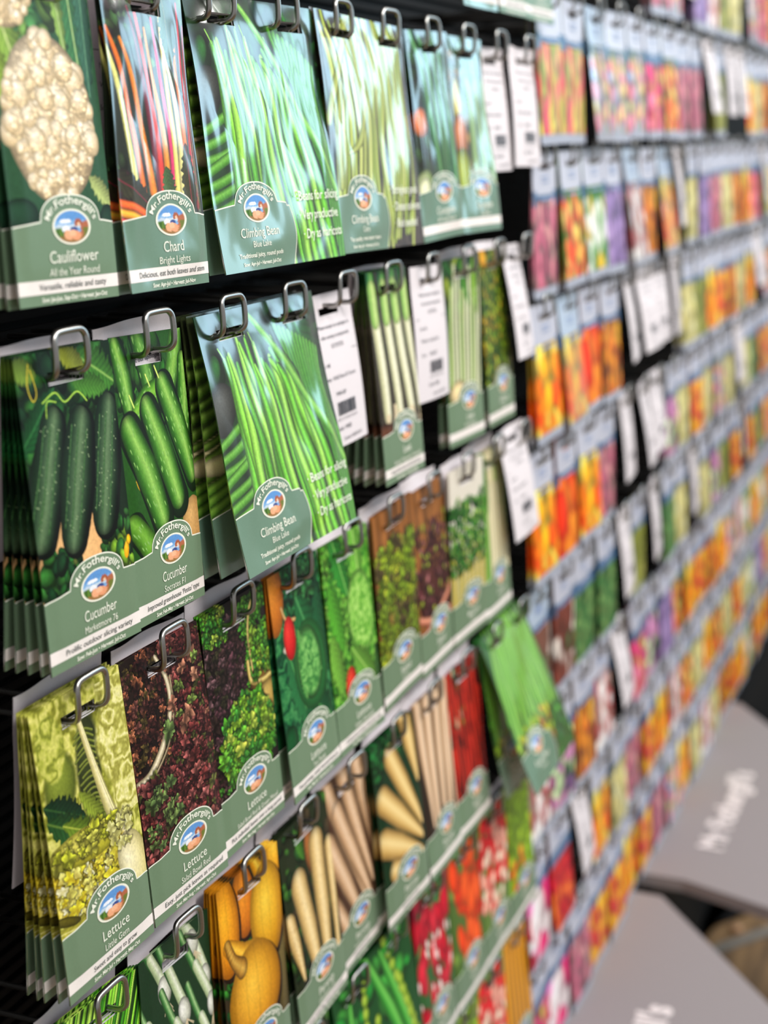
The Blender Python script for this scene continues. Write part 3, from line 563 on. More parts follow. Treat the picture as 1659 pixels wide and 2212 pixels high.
def label_parts(root, bend, w, h, title, sub, strip, sow, big=False, foil=False, bullets=None, detail=True):
    W_ = 88.0
    n, mrow = 88, 14
    us = np.linspace(0.05, W_-.05 if not big else 90.0, n); V = []; tops = []
    for u in us:
        uu = u
        t = label_top(uu) if not big else label_top(min(uu, 87))
        if big and u > 86.5: t = 37.5
        tops.append(t)
    V = np.array([(u+(5.5*math.sin(math.pi*min(1, (k/mrow)))*((u/90.0)**6) if big else 0), .05+(t-.05)*k/mrow) for u, t in zip(us, tops) for k in range(mrow+1)])
    m = mrow+1; F = [[i*m+k, (i+1)*m+k, (i+1)*m+k+1, i*m+k+1] for i in range(n-1) for k in range(mrow)]; mi = [0]*len(F)
    # cream outline along the top (and the right side on wide packets)
    path = [V[i*m+mrow] for i in range(n)]
    if big: path += [V[(n-1)*m+k] for k in range(mrow-1, -1, -1)]
    path = np.array(path); tg = np.gradient(path, axis=0); tg /= np.linalg.norm(tg, axis=1)[:, None]; nn = np.stack([-tg[:, 1], tg[:, 0]], -1)
    b0 = len(V); V2 = np.concatenate([path-nn*.15, path+nn*.62]); L = len(path)
    V3 = conform(V, bend, w, h, .00018); V4 = conform(V2, bend, w, h, .0003)
    F += [[b0+i, b0+i+1, b0+L+i+1, b0+L+i] for i in range(L-1)]; mi += [1]*(L-1)
    me = mesh_np('label_panel', np.concatenate([V3, V4]), F, [M_GREENF if foil else M_GREEN, M_CREAM], mi)
    lab = link('label_panel', me, root)
    em = link('emblem', emblem_mesh(bend, w, h), lab)
    cx = 48.5
    def txt(items, name, parent, mm, eps=.0005):
        Vs = []; Fs = []; o = 0
        for (body, size, x, y, kw) in items:
            kw = dict(kw); arc = kw.pop('arc', None)
            T, Fc = text_geo(body, size, **kw)
            if arc:
                ra, rb = arc; s = T[:, 0]; th = s/((ra+rb)/2+2.0); T = np.stack([x+(ra+T[:, 1])*np.sin(th), y+(rb+T[:, 1])*np.cos(th)], -1)
            else: T = T+np.array((x, y))
            Vs.append(T); Fs += [[i+o for i in f] for f in Fc]; o += len(T)
        me = mesh_np(name, conform(np.concatenate(Vs), bend, w, h, eps), Fs, [mm], smooth=False); link(name, me, parent)
    its = [("Mr.Fothergill's", 6.0, cx, 38.0, dict(arc=(20.2, 11.6), offset=.10, width=46))]
    if title: its.append((title, 8.6 if not big else 8.4, cx, 20.4, dict(width=min(46, len(title)*3.9 if len(title) > 6 else len(title)*4.3), offset=.02)))
    if sub: its.append((sub, 5.6 if len(sub) < 20 else 4.8, cx, 14.0, dict(width=min(60, len(sub)*2.45))))
    if detail and sow: its.append((sow, 3.2, cx-1, 1.7 if not big else 3.0, dict(width=min(58, len(sow)*1.55), offset=.08, shear=.1)))
    if big and detail and strip: its.append((strip, 4.0, cx-1, 8.0, dict(width=54, offset=.08)))
    txt(its, 'lettering', lab, M_CREAM)
    if not big:
        V = np.array([(.05+87.9*i/60, 5.6+6.9*k/5) for i in range(61) for k in range(6)]); F = [[i*6+k, (i+1)*6+k, (i+1)*6+k+1, i*6+k+1] for i in range(60) for k in range(5)]
        st = link('info_strip', mesh_np('info_strip', conform(V, bend, w, h, .00034), F, [M_STRIP]), root)
        if strip and detail: 
            T, Fc = text_geo(strip, 4.6, width=min(74, len(strip)*2.05)); T = T+np.array((cx-2, 7.6))
            link('lettering', mesh_np('lettering', conform(T, bend, w, h, .0006), Fc, [M_INK], smooth=False), st)
    if bullets:
        items = [("\u00b7 "+b, 9.0, 98+3*i, 40-12.5*i, dict(align='LEFT', offset=.09, width=3.35*(len(b)+2))) for i, b in enumerate(bullets)]
        txt(items, 'slogan_lettering', root, M_CREAM, .0011)

DESIGN = {}
def design(key, painter, title, sub, strip, sow, w=88, foil=False, bullets=None, step=.8, detail=True, seed=3):
    if key in DESIGN: return DESIGN[key]
    A = Art(w, 167, step, seed); painter(A); 
    if step < .7: A.grain(.05, 1.2)
    wm, hm = w/1000, .167; bd = make_bend('foil' if foil else 'paper', seed*7+len(key), wm, hm)
    slots = [0] if w < 100 else [-.045, .045]
    me = build_front('seed_packet', A, bd, foil, slots, wm, hm)
    root = link('seed_packet', me)
    label_parts(root, bd, wm, hm, title, sub, strip, sow, big=w > 100, foil=foil, bullets=bullets, detail=detail)
    DESIGN[key] = root; root['used'] = 0
    return root
def copy_tree(o, parent=None):
    c = o.copy(); COL.objects.link(c); c.parent = parent
    for ch in list(o.children): copy_tree(ch, c)
    return c
def place(proto, x, y, z, tilt, roll=0, yaw=0):
    if proto.get('used', 0) == 0: o = proto; o['used'] = 1
    else: o = copy_tree(proto)
    m = Matrix.Rotation(math.radians(yaw), 4, 'Z') @ Matrix.Rotation(-math.radians(tilt), 4, 'X') @ Matrix.Rotation(-math.radians(roll), 4, 'Y')
    o.rotation_euler = m.to_euler(); o.location = (x, y, Z0+z)
    return o
ORD = ['', 'second', 'third', 'fourth', 'fifth', 'sixth', 'seventh']
RZ = [0.189, 0, -.189, -.3785, -.5707, -.7607, -.950]
ROWN = ['top cut-off row', 'uppermost full row', 'second row', 'third row', 'fourth row', 'fifth row', 'sixth row']

# ------------------------------------------------------------------ the setting
wall = link('wall_back', boxes('wall_back', [(-1.2, .165, 0, 3.6, .2, 2.6)]+[(-1.2, .160, .2+i*.012, 3.6, .165, .206+i*.012) for i in range(170)], M_BLACK)); tag(wall, kind='structure')
def floor_shading():
    m = bpy.data.materials.new('wood_floor'); m.use_nodes = True; nt = m.node_tree; b = nt.nodes['Principled BSDF']; b.inputs['Roughness'].default_value = .4
    tc = nt.nodes.new('ShaderNodeTexCoord'); mp = nt.nodes.new('ShaderNodeMapping'); mp.inputs['Scale'].default_value = (1.5, 14, 1); n = nt.nodes.new('ShaderNodeTexNoise'); n.inputs['Scale'].default_value = 3; n.inputs['Detail'].default_value = 6
    cr = nt.nodes.new('ShaderNodeValToRGB'); a = lin((96, 74, 50)); c = lin((176, 140, 96)); cr.color_ramp.elements[0].color = (*a, 1); cr.color_ramp.elements[0].position = .3; cr.color_ramp.elements[1].color = (*c, 1); cr.color_ramp.elements[1].position = .75
    nt.links.new(tc.outputs['Object'], mp.inputs[0]); nt.links.new(mp.outputs[0], n.inputs['Vector']); nt.links.new(n.outputs[0], cr.inputs[0]); nt.links.new(cr.outputs[0], b.inputs['Base Color']); return m
fl = link('floor', boxes('floor', [(-3, -5, -.05, 8, .2, 0)], floor_shading())); tag(fl, kind='structure')

# ------------------------------------------------------------------ wire hooks
def hook_mesh():
    P = []; r = .0135
    P += [(-r, .158, -.0262), (-r, .004, -.0262), (-r, -.001, -.0256), (-r-.0008, -.004, -.0235), (-r-.0012, -.0052, -.020), (-r-.0012, -.005, -.009), (-r-.001, -.0045, -.0055), (-r+.0015, -.004, -.0028), (-r+.005, -.004, -.002)]
    P += [(-x, y, z) for x, y, z in reversed(P)]
    Q = []
    for i in range(len(P)-1):
        for k in range(3):
            a, b = Vector(P[i]), Vector(P[i+1]); Q.append(a.lerp(b, k/3))
    Q.append(Vector(P[-1])); 
    for _ in range(2): Q = [Q[0]]+[(Q[i-1]+Q[i]*2+Q[i+1])/4 for i in range(1, len(Q)-1)]+[Q[-1]]
    return tube_mesh('wire_hook', Q, .0019, M_METAL)
HOOK = hook_mesh()
def hook(x, z, label, group, rng=random.Random(1)):
    o = link('wire_hook', HOOK); o.location = (x, 0, Z0+z); o.rotation_euler = (rng.uniform(-.05, .02), 0, rng.uniform(-.04, .04)); tag(o, label, 'display hook', group)
COLN = ['first', 'second', 'third', 'fourth', 'fifth', 'sixth', 'seventh', 'eighth', 'ninth', 'tenth']
for r in range(0, 7):
    for c in range(10):
        if r == 0 and c < 6: continue
        if r == 5 and c < 3 or r == 6 and c < 6: continue
        hook(c*.09, RZ[r], 'looped steel wire hook, %s from the left, %s of vegetable seeds' % (COLN[c], ROWN[r]), 'wire hooks of the vegetable seed rows')

# ------------------------------------------------------------------ white out-of-stock cards
def card_design():
    w, h = .085, .113
    xs = np.linspace(-w/2, w/2, 35); zs = -np.linspace(0, h, 45); X, Z = np.meshgrid(xs, zs)
    bend = lambda X, Z, back=False: .0016*np.sin((X/w+.5)*3.14)*np.clip(-Z/h*2, 0, 1)+.0020*np.sin(-Z/h*3.0)-.0016*np.cos(X*90)*np.clip(1+Z/.02, 0, 1)
    D = bend(X, Z); V = np.stack([X, -D, Z], -1).reshape(-1, 3); nx, ny = 35, 45; i, j = np.meshgrid(np.arange(nx-1), np.arange(ny-1))
    cx = (xs[:-1]+xs[1:])/2; cz = (zs[:-1]+zs[1:])/2; n = len(V); V = np.concatenate([V, V+np.array((0, .0004, 0))])
    def mk(full, s0=.0095):
        hole = (np.abs(cx[None]) < .0165) & (cz[:, None] < -s0) & (cz[:, None] > -s0-.0065)
        a = (j*nx+i)[~hole]; F = np.stack([a, a+nx, a+nx+1, a+1], -1); F = np.concatenate([F, F[:, ::-1]+n])
        root = link('stock_card', mesh_np('stock_card', V, F, [M_CARDW]))
        T = []; Fc = []; o = 0
        L = [('Please accept our apologies as', 4.2, 88, 'C'), ('this variety is temporarily', 4.2, 80.5, 'C'), ('OUT OF STOCK', 4.6, 73, 'C'), ('No: 148', 4.2, 60, 'L'), ('Variety:  KALE Nero Di Toscana' if full else 'Variety:  seed packets', 4.2, 50, 'L'), ('Sow:       MAR-SEP', 4.2, 38, 'L'), ('Code: 14928', 4.6, 12, 'M'), ('Contact: 01638 554111', 3.8, 4, 'R')]
        for b, s, y, al in L:
            t, f = text_geo(b, s, 'CENTER' if al != 'L' else 'LEFT', width={'C': len(b)*1.9, 'L': len(b)*2.0, 'M': 26, 'R': 36}[al]); t = t+np.array(({'C': 46, 'L': 12, 'M': 38, 'R': 54}[al], y)); T.append(t); Fc += [[i+o for i in q] for q in f]; o += len(t)
        x = 30.0; rr = random.Random(4)
        def rect(x0, y0, x1, y1):
            nonlocal o
            T.append(np.array([(x0, y0), (x1, y0), (x1, y1), (x0, y1)])); Fc.append([o, o+1, o+2, o+3]); o += 4
        while x < 64:
            b = rr.choice([.4, .7, 1.1, 1.5]); rect(x, 23, x+b, 33); x += b+rr.choice([.4, .5, .9])
        rect(4, 69, 82, 69.5)
        t, f = text_geo('0 2 1 7 7 5 0 1 9 3 2 4', 3.4, width=36); t = t+np.array((47, 19)); T.append(t); Fc += [[i+o for i in q] for q in f]; o += len(t)
        link('lettering', mesh_np('lettering', conform(np.concatenate(T), bend, w, h, .0004), Fc, [M_BLACKINK], smooth=False), root); root['used'] = 0; return root
    return mk(True), mk(False), mk(False, .0175)
CARD_KALE, CARD, CARD_BACK = card_design()

# ------------------------------------------------------------------ vegetable packets
S = dict(
 caul=('white cauliflower', a_cauliflower, 'Cauliflower', 'All the Year Round', 'Versatile, reliable and tasty', 'Sow: Jan-Jun, Sep-Oct \u2022 Harvest: Jan-Oct', 88, False, None, .45),
 chard=('rainbow chard stems', a_chard, 'Chard', 'Bright Lights', 'Delicious, eat both leaves and stem', 'Sow: Apr-Jul \u2022 Harvest: Jul-Nov', 88, True, None, .45),
 beans=('green climbing beans', a_beans, 'Climbing Bean', 'Blue Lake', 'Traditional juicy, round pods', 'Sow: Apr-Jul \u2022 Harvest: Jul-Oct', 166, True, ['Beans for slicing', 'Very productive', 'Dry as haricots'], .5),
 cobra=('yellow-green climbing beans', a_cobra, 'Climbing Bean', 'Cobra', 'Top quality, great tasting beans', 'Sow: Apr-Jul \u2022 Harvest: Jul-Oct', 166, True, ['Stringless pods', 'Disease tolerant', 'Black seeded'], .7),
 courg=('dark green courgettes', a_courgette, 'Courgette', 'All Green Bush', 'The ever popular bush variety', 'Sow: Apr-Jun \u2022 Harvest: Jul-Oct', 88, True, None, .8),
 marrow=('pale green courgettes', a_marrow, 'Courgette', 'Zucchini', 'Heavy cropping bush variety', 'Sow: Apr-Jun \u2022 Harvest: Jul-Oct', 88, True, None, .9),
 cucd=('dark green cucumbers', a_cuc_dark, 'Cucumber', 'Marketmore 76', 'Prolific outdoor slicing variety', 'Sow: Feb-Jun \u2022 Harvest: Jul-Oct', 88, False, None, .4),
 cucl=('bright green cucumbers', a_cuc_light, 'Cucumber', 'Socrates F1', "Improved greenhouse 'Petita' type", 'Sow: Feb-May \u2022 Harvest: Jul-Oct', 88, False, None, .4),
 broad=('broad bean pods', a_broad, '', '', 'Established favourite', 'Sow: Nov-May', 166, True, None, .9),
 leek=('white and green leeks', a_leek, 'Leek', 'Autumn Mammoth 2 Hannibal', 'Long thick stems with fine flavour', 'Sow: Feb-Apr \u2022 Harvest: Sep-Mar', 88, False, None, .6),
 onionw=('pale leek stems', a_celeryish, 'Leek', 'Musselburgh', 'Very hardy and reliable', 'Sow: Mar-Apr', 88, False, None, .9),
 dill=('yellow-green lettuce leaves', a_dill, 'Lettuce', 'Mixed', 'Pick leaves as required', 'Sow: Mar-Aug', 88, False, None, 1.0),
 gem=('yellow little gem lettuce', a_gem, 'Lettuce', 'Little Gem', 'Sweet and easy to grow', 'Sow: Mar-Jul \u2022 Harvest: May-Oct', 88, False, None, .4),
 red=('red frilly lettuce', a_redlettuce, 'Lettuce', 'Salad Bowl Red', 'Easy, just pick leaves as required', 'Sow: Mar-Aug \u2022 Harvest: Apr-Oct', 88, False, None, .4),
 mixed=('red and green lettuce', a_mixed, 'Lettuce', 'Salad Bowl Red & Green Mixed', 'Pick individual leaves over a long period', 'Sow: Mar-Aug \u2022 Harvest: Apr-Oct', 88, False, None, .45),
 thumb=('dark green lettuce and a tomato', a_tomthumb, 'Lettuce', 'Tom Thumb', 'Fast growing, small, hearted lettuces', 'Sow: Mar-Jul \u2022 Harvest: Jun-Oct', 88, False, None, .5),
 webbs=('light green lettuce and a tomato', a_webbs, 'Lettuce', 'Webbs Wonderful', 'A favourite variety, loved by many', 'Sow: Mar-Jul \u2022 Harvest: Jun-Oct', 88, False, None, .6),
 basil=('lime leaves on brown wood', a_micro, 'Salad', 'Leaves', 'Fast growing tasty salad leaves', 'Sow: All year', 88, False, None, .8),
 pot=('purple seedlings in clay pot', lambda A: a_micro(A, 1), 'Salad', 'Leaves', 'Fast growing tasty salad leaves', 'Sow: All year', 88, False, None, .9),
 cress=('green cress with yellow stems', a_parsley, 'Mustard', 'White', 'Fast growing tasty salad leaves', 'Sow: All year', 88, False, None, .9),
 celery=('pale celery stalks', a_celery, 'Celery', 'Lathom', 'Self blanching, crisp and stringless', 'Sow: Feb-Apr', 88, False, None, 1.0),
 chives=('green chive leaves', a_chives, 'Onion', 'Chives', 'Mild onion flavour', 'Sow: Mar-Jul', 88, False, None, .5),
 spring=('white spring onions', a_springonion, 'Onion (Spring)', 'White Lisbon', 'Mild and quick growing', 'Sow: Mar-Jul', 88, False, None, .45),
 onion=('golden yellow onions', a_onion, 'Onion', 'Ailsa Craig', 'Large golden globes', 'Sow: Jan-Apr', 88, False, None, .45),
 parsnip=('speckled parsnips', a_parsnip, 'Parsnip', 'Gladiator F1', 'Early maturing, sweet and tender', 'Sow: Feb-May \u2022 Harvest: Oct-Mar', 88, False, None, .5),
 ptan=('tan crossed parsnips', a_parsnip_tan, 'Parsnip', 'Tender and True', 'Long sweet roots', 'Sow: Feb-May', 88, False, None, .6),
 pfan=('fanned yellow parsnips', a_parsnip_fan, 'Parsnip', 'Avonresister', 'Small sweet roots', 'Sow: Feb-May', 88, False, None, .7),
 pwhite=('straight pale parsnips', a_parsnip_white, 'Parsnip', 'White Gem', 'Wedge shaped roots', 'Sow: Feb-May', 88, False, None, .8),
 chilli=('long red chillies', a_chilli, 'Pepper', 'Chilli', 'Hot and prolific', 'Sow: Feb-Apr', 88, False, None, .9),
 runner=('lime green runner beans', a_runner, 'Runner Bean', 'Enorma', 'Heavy cropping', 'Sow: Apr-Jul', 166, True, None, 1.0),
 peas=('green pea pods', a_peas, 'Pea', 'Onward', 'Heavy cropping', 'Sow: Mar-Jul', 166, False, None, .8),
 radish=('dark red radishes', a_radish, 'Radish', 'Mixed', 'Quick and easy', 'Sow: Mar-Sep', 88, False, None, 1.0),
 tomato=('orange-red plum tomatoes', a_tomato, 'Tomato', 'Roma', 'Fine flavour', 'Sow: Feb-Apr', 88, False, None, 1.0),
 bfast=('red and white radishes', a_breakfast, 'Radish', 'Breakfast', 'Quick and easy', 'Sow: Mar-Sep', 88, False, None, 1.0),
 salad=('lime green salad leaves', a_salad, 'Rocket', 'Wild', 'Peppery leaves', 'Sow: Mar-Sep', 88, False, None, 1.1),
 carrot=('orange carrots', a_carrot, 'Carrot', 'Early', 'Sweet roots', 'Sow: Mar-Jul', 88, False, None, 1.1),
)
def veg(key, row, c, n=0, x=None, y=.003, dz=0, tilt=4.5, roll=0, yaw=0, dt=1.9, dy=.0018, key2=None, card=True, back=None, where=None):
    """a hook's stack: the front packet, n more behind it, and the white stock card at the back"""
    rr = random.Random(row*31+int(c*10)); X = c*.09 if x is None else x; Z = RZ[row]-.012+dz
    cn = COLN[int(c)] if c < 9.6 else 'last'; where = where or '%s hook, %s' % (cn, ROWN[row])
    for k in range(n+1):
        kk = key if (k == 0 or not key2) else key2; s = S[kk]
        p = design(kk, s[1], s[2], s[3], s[4], s[5], s[6], s[7], s[8], s[9], s[9] < .75)
        j = (lambda a: rr.uniform(-a, a)) if k else (lambda a: 0)
        o = place(p, X+j(.0008), y+k*dy, Z+j(.0008), tilt-k*dt+j(.4), roll+j(.5), yaw+j(.5))
        pos = 'frontmost' if k == 0 else ORD[k]
        if n == 0: lab = 'packet picturing %s, alone on %s' % (s[0], where)
        else: lab = 'packet picturing %s, %s on %s' % (s[0], pos if k < n else 'rearmost', where)
        tag(o, lab, 'seed packet', 'packets of '+s[0])
    if card:
        cb = .0065+n*dy if back is None else back
        o = place(CARD_BACK, c*.09-.0005, y+cb, RZ[row]-.0055+rr.uniform(-.002, .002), -min(4, .8+n*.9)+rr.uniform(-.6, .6), rr.uniform(-1.5, 1.5), 0)
        tag(o, 'white card behind the %s packets, %s hook, %s' % (S[key][0], cn, ROWN[row]), 'card', 'white stock cards at the backs of the hooks')
# uppermost full row
veg('caul', 1, 0, 2, x=-.0006, y=.0015, dz=.0025, tilt=3.9, roll=-1.4, yaw=-.5, dt=1.6)
veg('chard', 1, 1, 1, x=.0923, y=-.001, dz=.001, tilt=5.1, roll=-1.1, yaw=1.2, dt=2.6)
veg('beans', 1, 2.5, 2, x=.2361, y=.0053, dz=.0017, tilt=8.7, yaw=-1.9, dt=2.9, dy=.004, key2='broad', card=False, where='third and fourth hooks, uppermost full row')
veg('cobra', 1, 4.5, 2, x=.4032, y=.001, dz=.001, tilt=7.0, roll=-1.2, yaw=.9, dt=1.8, dy=.003, card=False, where='fifth and sixth hooks, uppermost full row')
veg('courg', 1, 6, 1, x=.5379, y=.001, tilt=5.6, roll=1.6, yaw=-1.8, card=False)
veg('marrow', 1, 7, 1, x=.6325, y=.0026, tilt=7.5, roll=-.5, yaw=-2.4, card=False)
# second row
veg('cucd', 2, 0, 4, x=.003, y=.0013, tilt=3.9, roll=-1.2)
veg('cucl', 2, 1, 0, x=.0956, y=.0069, dz=-.0033, tilt=4.0, roll=-3.0, yaw=3.6)
veg('beans', 2, 2.5, 0, x=.2305, y=.005, tilt=11.6, roll=.3, yaw=-.4, card=False, where='third and fourth hooks, second row')
veg('broad', 2, 2.5, 2, x=.2305, y=.0105, tilt=6.4, dt=3.2, dy=.003, card=False, where='third and fourth hooks, second row')
veg('leek', 2, 5, 4, x=.4527, y=.002, dz=.0036, tilt=5.2, roll=-1, yaw=1, dt=2.5)
veg('onionw', 2, 7, 1, x=.6293, y=.0032, tilt=3.2, roll=-.7, yaw=-2, dt=3)
veg('dill', 2, 8, 1, x=.7306, y=.0065, tilt=4, roll=-1.2, yaw=2, dt=2.5)
# third row
veg('gem', 3, 0, 4, x=-.0044, y=.0031, dz=.0018, tilt=5.2, roll=-.7, dt=1.9)
veg('red', 3, 1, 1, x=.0894, y=.0054, dz=-.001, tilt=5.4, roll=-.2, yaw=-1.7)
veg('mixed', 3, 2, 2, x=.1815, y=.0057, dz=-.001, tilt=4.8, roll=.3, dt=1.2)
veg('thumb', 3, 3, 2, x=.279, y=.0085, dz=-.003, tilt=7.0, roll=-1, yaw=2.2, dt=2.9)
veg('webbs', 3, 4, 1, x=.369, y=.008, dz=-.004, tilt=6.0, roll=-.6, yaw=0, dt=1.2)
veg('basil', 3, 5, 1, x=.4568, y=.0028, tilt=3.4, roll=2.2, dt=2)
veg('pot', 3, 6, 0, x=.549, y=.006, dz=-.002, tilt=3.8, yaw=1.5)
veg('cress', 3, 7, 1, x=.6335, y=.0002, dz=-.001, tilt=2.8, roll=.5, yaw=-1.8)
veg('celery', 3, 8, 2, x=.730, y=.008, dz=-.006, tilt=4.6, roll=-1.3, yaw=2, dt=2)
# fourth row
veg('chives', 4, 0, 3, x=.006, y=.008, dz=-.003, tilt=4.1, roll=-5, dt=1.6)
veg('spring', 4, 1, 1, x=.0897, y=.0062, dz=-.007, tilt=4.3, roll=-4, yaw=.7)
veg('onion', 4, 2, 4, x=.1815, y=.0016, dz=-.0014, tilt=4.6, roll=-1.6, yaw=-.7, dt=1.5, dy=.0022)
veg('parsnip', 4, 3, 3, x=.282, y=.006, dz=-.008, tilt=4.5, roll=1, yaw=1, dt=1.7)
veg('ptan', 4, 4, 1, x=.367, y=.008, dz=-.006, tilt=3.4, yaw=.6)
veg('pfan', 4, 5, 3, x=.4461, y=-.0006, dz=-.0018, tilt=4.5, roll=1.2, yaw=-2.3, dt=2.6)
veg('pwhite', 4, 6, 1, x=.549, y=.005, dz=-.004, tilt=6.7, roll=-1.0, yaw=1)
veg('chilli', 4, 7, 0, x=.636, y=.005, dz=-.004, tilt=6.4, roll=-1.2)
veg('runner', 4, 8.5, 1, x=.7642, y=.0063, tilt=22, roll=-.9, yaw=2.8, dt=9, dy=.006, card=False, where='last two hooks, fourth row')
# fifth and sixth rows
veg('peas', 5, 4.5, 4, x=.405, y=.004, tilt=7, dt=2.0, dy=.003, card=False, where='fifth and sixth hooks, fifth row')
veg('parsnip', 5, 3, 0, tilt=3, card=False)
veg('radish', 5, 6, 1, tilt=5); veg('tomato', 5, 7, 1, tilt=5); veg('bfast', 5, 8, 1, tilt=5); veg('salad', 5, 9, 1, tilt=5)
veg('salad', 6, 7, 0, tilt=5); veg('bfast', 6, 8, 0, tilt=5, card=False); veg('carrot', 6, 9, 1, tilt=5)
# the row cut by the top of the picture
veg('courg', 0, 7, 0, tilt=7, card=False); veg('caul', 0, 8, 0, tilt=7, card=False); veg('webbs', 0, 9, 0, tilt=7, card=False)
# cards hanging where the packets have sold out
def wcard(proto, x, y, z, tilt, roll, yaw, label):
    tag(place(proto, x, y, Z0*0+z, tilt, roll, yaw), label, 'card', 'white out of stock cards on empty hooks')
wcard(CARD_KALE, .3514, .0102, -.2064, 7.6, .1, 1.1, 'white out of stock card for kale, between climbing beans and leeks')
wcard(CARD, .7239, .0105, -.0155, 6.7, 0, 1, 'white stock card right of the pale courgette packet, uppermost full row')
wcard(CARD, .8067, .0047, -.0127, 5.4, -1.1, .3, 'white stock card ending the uppermost full row of vegetable seeds')
wcard(CARD, .5416, .0041, -.2013, 4.8, -2.1, 2.5, 'white stock card between the leek packets and the pale leek stems')
wcard(CARD, .7914, .0101, -.2003, 10.8, -2.6, 7, 'white stock card ending the second row, swung out to the right')
wcard(CARD, .7813, .0046, -.3819, 10.7, .5, .8, 'white stock card ending the third row, right of the pale celery')

# ------------------------------------------------------------------ flower packets further along the wall
PAL = dict(
 spike=('tall pink and yellow spikes', (150, 160, 90), [(226, 214, 90), (206, 90, 110), (230, 220, 140), (196, 60, 80), (214, 150, 130)], 6, 20),
 pastel=('pastel pink mixed blooms', (110, 130, 120), [(226, 170, 180), (214, 120, 140), (226, 206, 140), (130, 170, 140), (150, 160, 190)], 8, 11),
 magenta=('deep pink blooms', (140, 80, 90), [(206, 70, 120), (190, 60, 100), (226, 120, 150), (200, 170, 80)], 10, 12),
 dusty=('dusty pink blooms', (130, 110, 110), [(190, 110, 130), (160, 90, 110), (206, 150, 150)], 8, 16),
 redyel=('red and yellow blooms', (90, 130, 50), [(226, 90, 50), (236, 190, 90), (206, 60, 50), (230, 206, 120)], 8, 14),
 greenw=('white and yellow blooms on green', (60, 130, 44), [(226, 230, 220), (230, 190, 60), (70, 140, 50), (240, 240, 236)], 9, 16),
 purple=('soft purple blooms', (110, 96, 130), [(150, 126, 176), (130, 110, 156), (170, 146, 190)], 10, 12),
 whitep=('white and pale pink blooms', (170, 140, 130), [(244, 240, 236), (226, 190, 190), (180, 90, 90), (236, 220, 210)], 12, 14),
 orange=('orange and yellow blooms', (150, 130, 50), [(244, 130, 20), (250, 180, 30), (240, 90, 20), (250, 210, 90)], 15, 17),
 poppy=('orange-red blooms', (206, 80, 24), [(244, 110, 24), (230, 60, 24), (248, 140, 40)], 20, 24),
 amber=('amber and brown blooms', (150, 100, 40), [(226, 140, 40), (190, 90, 40), (206, 160, 60), (120, 70, 40)], 10, 12),
 cream=('cream flower spikes', (150, 150, 100), [(214, 204, 140), (196, 186, 120), (226, 220, 170)], 9, 16),
 olive=('olive green grasses', (110, 116, 50), [(150, 156, 70), (130, 136, 60), (166, 166, 90)], 8, 20),
 red=('red blooms with orange dots', (150, 30, 40), [(190, 30, 50), (206, 50, 50), (226, 110, 50)], 12, 12),
 foliage=('dark green foliage', (60, 100, 56), [(80, 130, 76), (60, 110, 60), (120, 150, 90)], 9, 9),
 mauve=('mauve blooms on dark green', (50, 84, 56), [(180, 110, 160), (214, 150, 190), (120, 80, 130), (196, 226, 170)], 12, 12),
 brown=('brown earth and white bulbs', (124, 66, 54), [(124, 66, 54), (110, 60, 50), (226, 216, 206), (60, 120, 70)], 12, 20),
 pink=('bright pink and white blooms', (170, 60, 100), [(236, 120, 180), (226, 50, 120), (244, 230, 230), (190, 30, 60)], 18, 24),
 fire=('yellow and red blooms', (200, 110, 40), [(236, 170, 40), (226, 70, 50), (196, 40, 60), (240, 190, 60)], 10, 13),
)
FL = {}
def flower(key, gloss=False):
    kk = (key, gloss)
    if kk in FL: return FL[kk]
    desc, bg, pal, a, b = PAL[key]; A = Art(88, 148, 2.2, sum(map(ord, key))); A.fill(bg); A.grain(.25, 12)
    for k in range(int(7000/(a*b))+8):
        c = np.array(pal[A.r.randint(len(pal))], float)*A.r.uniform(.85, 1.1); A.ell(A.r.uniform(0, 88), A.r.uniform(52, 150), a*A.r.uniform(.6, 1.35), b*A.r.uniform(.7, 1.5), A.r.uniform(-.3, .3), c, None, .3, soft=2)
    m = (A.Y > 139); A.C[m] = (176, 182, 196); w, h = .088, .148
    bd = make_bend('paper', len(key), w, h); me = build_front('seed_packet', A, bd, gloss, [0], w, h, False); root = link('seed_packet', me)
    # header: lilac card area with the slot, then the blue band
    V = []; F = []; mi = []
    xs = [0.05, 27.5, 60.5, 87.95]; zs = [148, 136.8, 130.2, 118, 106]
    for z in zs: 
        for x in xs: V.append((x, z-.05))
    for q in range(4):
        for p in range(3):
            if q == 1 and p == 1: continue
            bq = q*4+p; F.append([bq, bq+4, bq+5, bq+1]); mi.append(0)
    bq = len(V); V += [(0.05, 110), (88, 110), (88, 94), (.05, 94)]; F.append([bq, bq+3, bq+2, bq+1]); mi.append(1)
    header = link('header', mesh_np('header', np.concatenate([conform(np.array(V[:20]), bd, w, h, .0006), conform(np.array(V[20:]), bd, w, h, .0009)]), F, [M_HEADERF if gloss else M_HEADER, M_BLUE], mi), root)
    T, Fc = text_geo('FLOWERS', 9, width=40, offset=.1); 
    Vt = np.array([(32, 118), (56, 118), (56, 120), (32, 120), (30, 123), (58, 123), (58, 125), (30, 125), (22, 100), (66, 100), (66, 102.5), (22, 102.5)], float); Ft = [[0, 1, 2, 3], [4, 5, 6, 7], [8, 9, 10, 11]]
    link('print_lines', mesh_np('print_lines', conform(Vt, bd, w, h, .0013), Ft, [mat('slate_ink', (130, 148, 184))], smooth=False), header)
    FL[kk] = root; root['used'] = 0; return root
FC0, FSP, FZ0, FRS = .8865, .0965, .202, .157
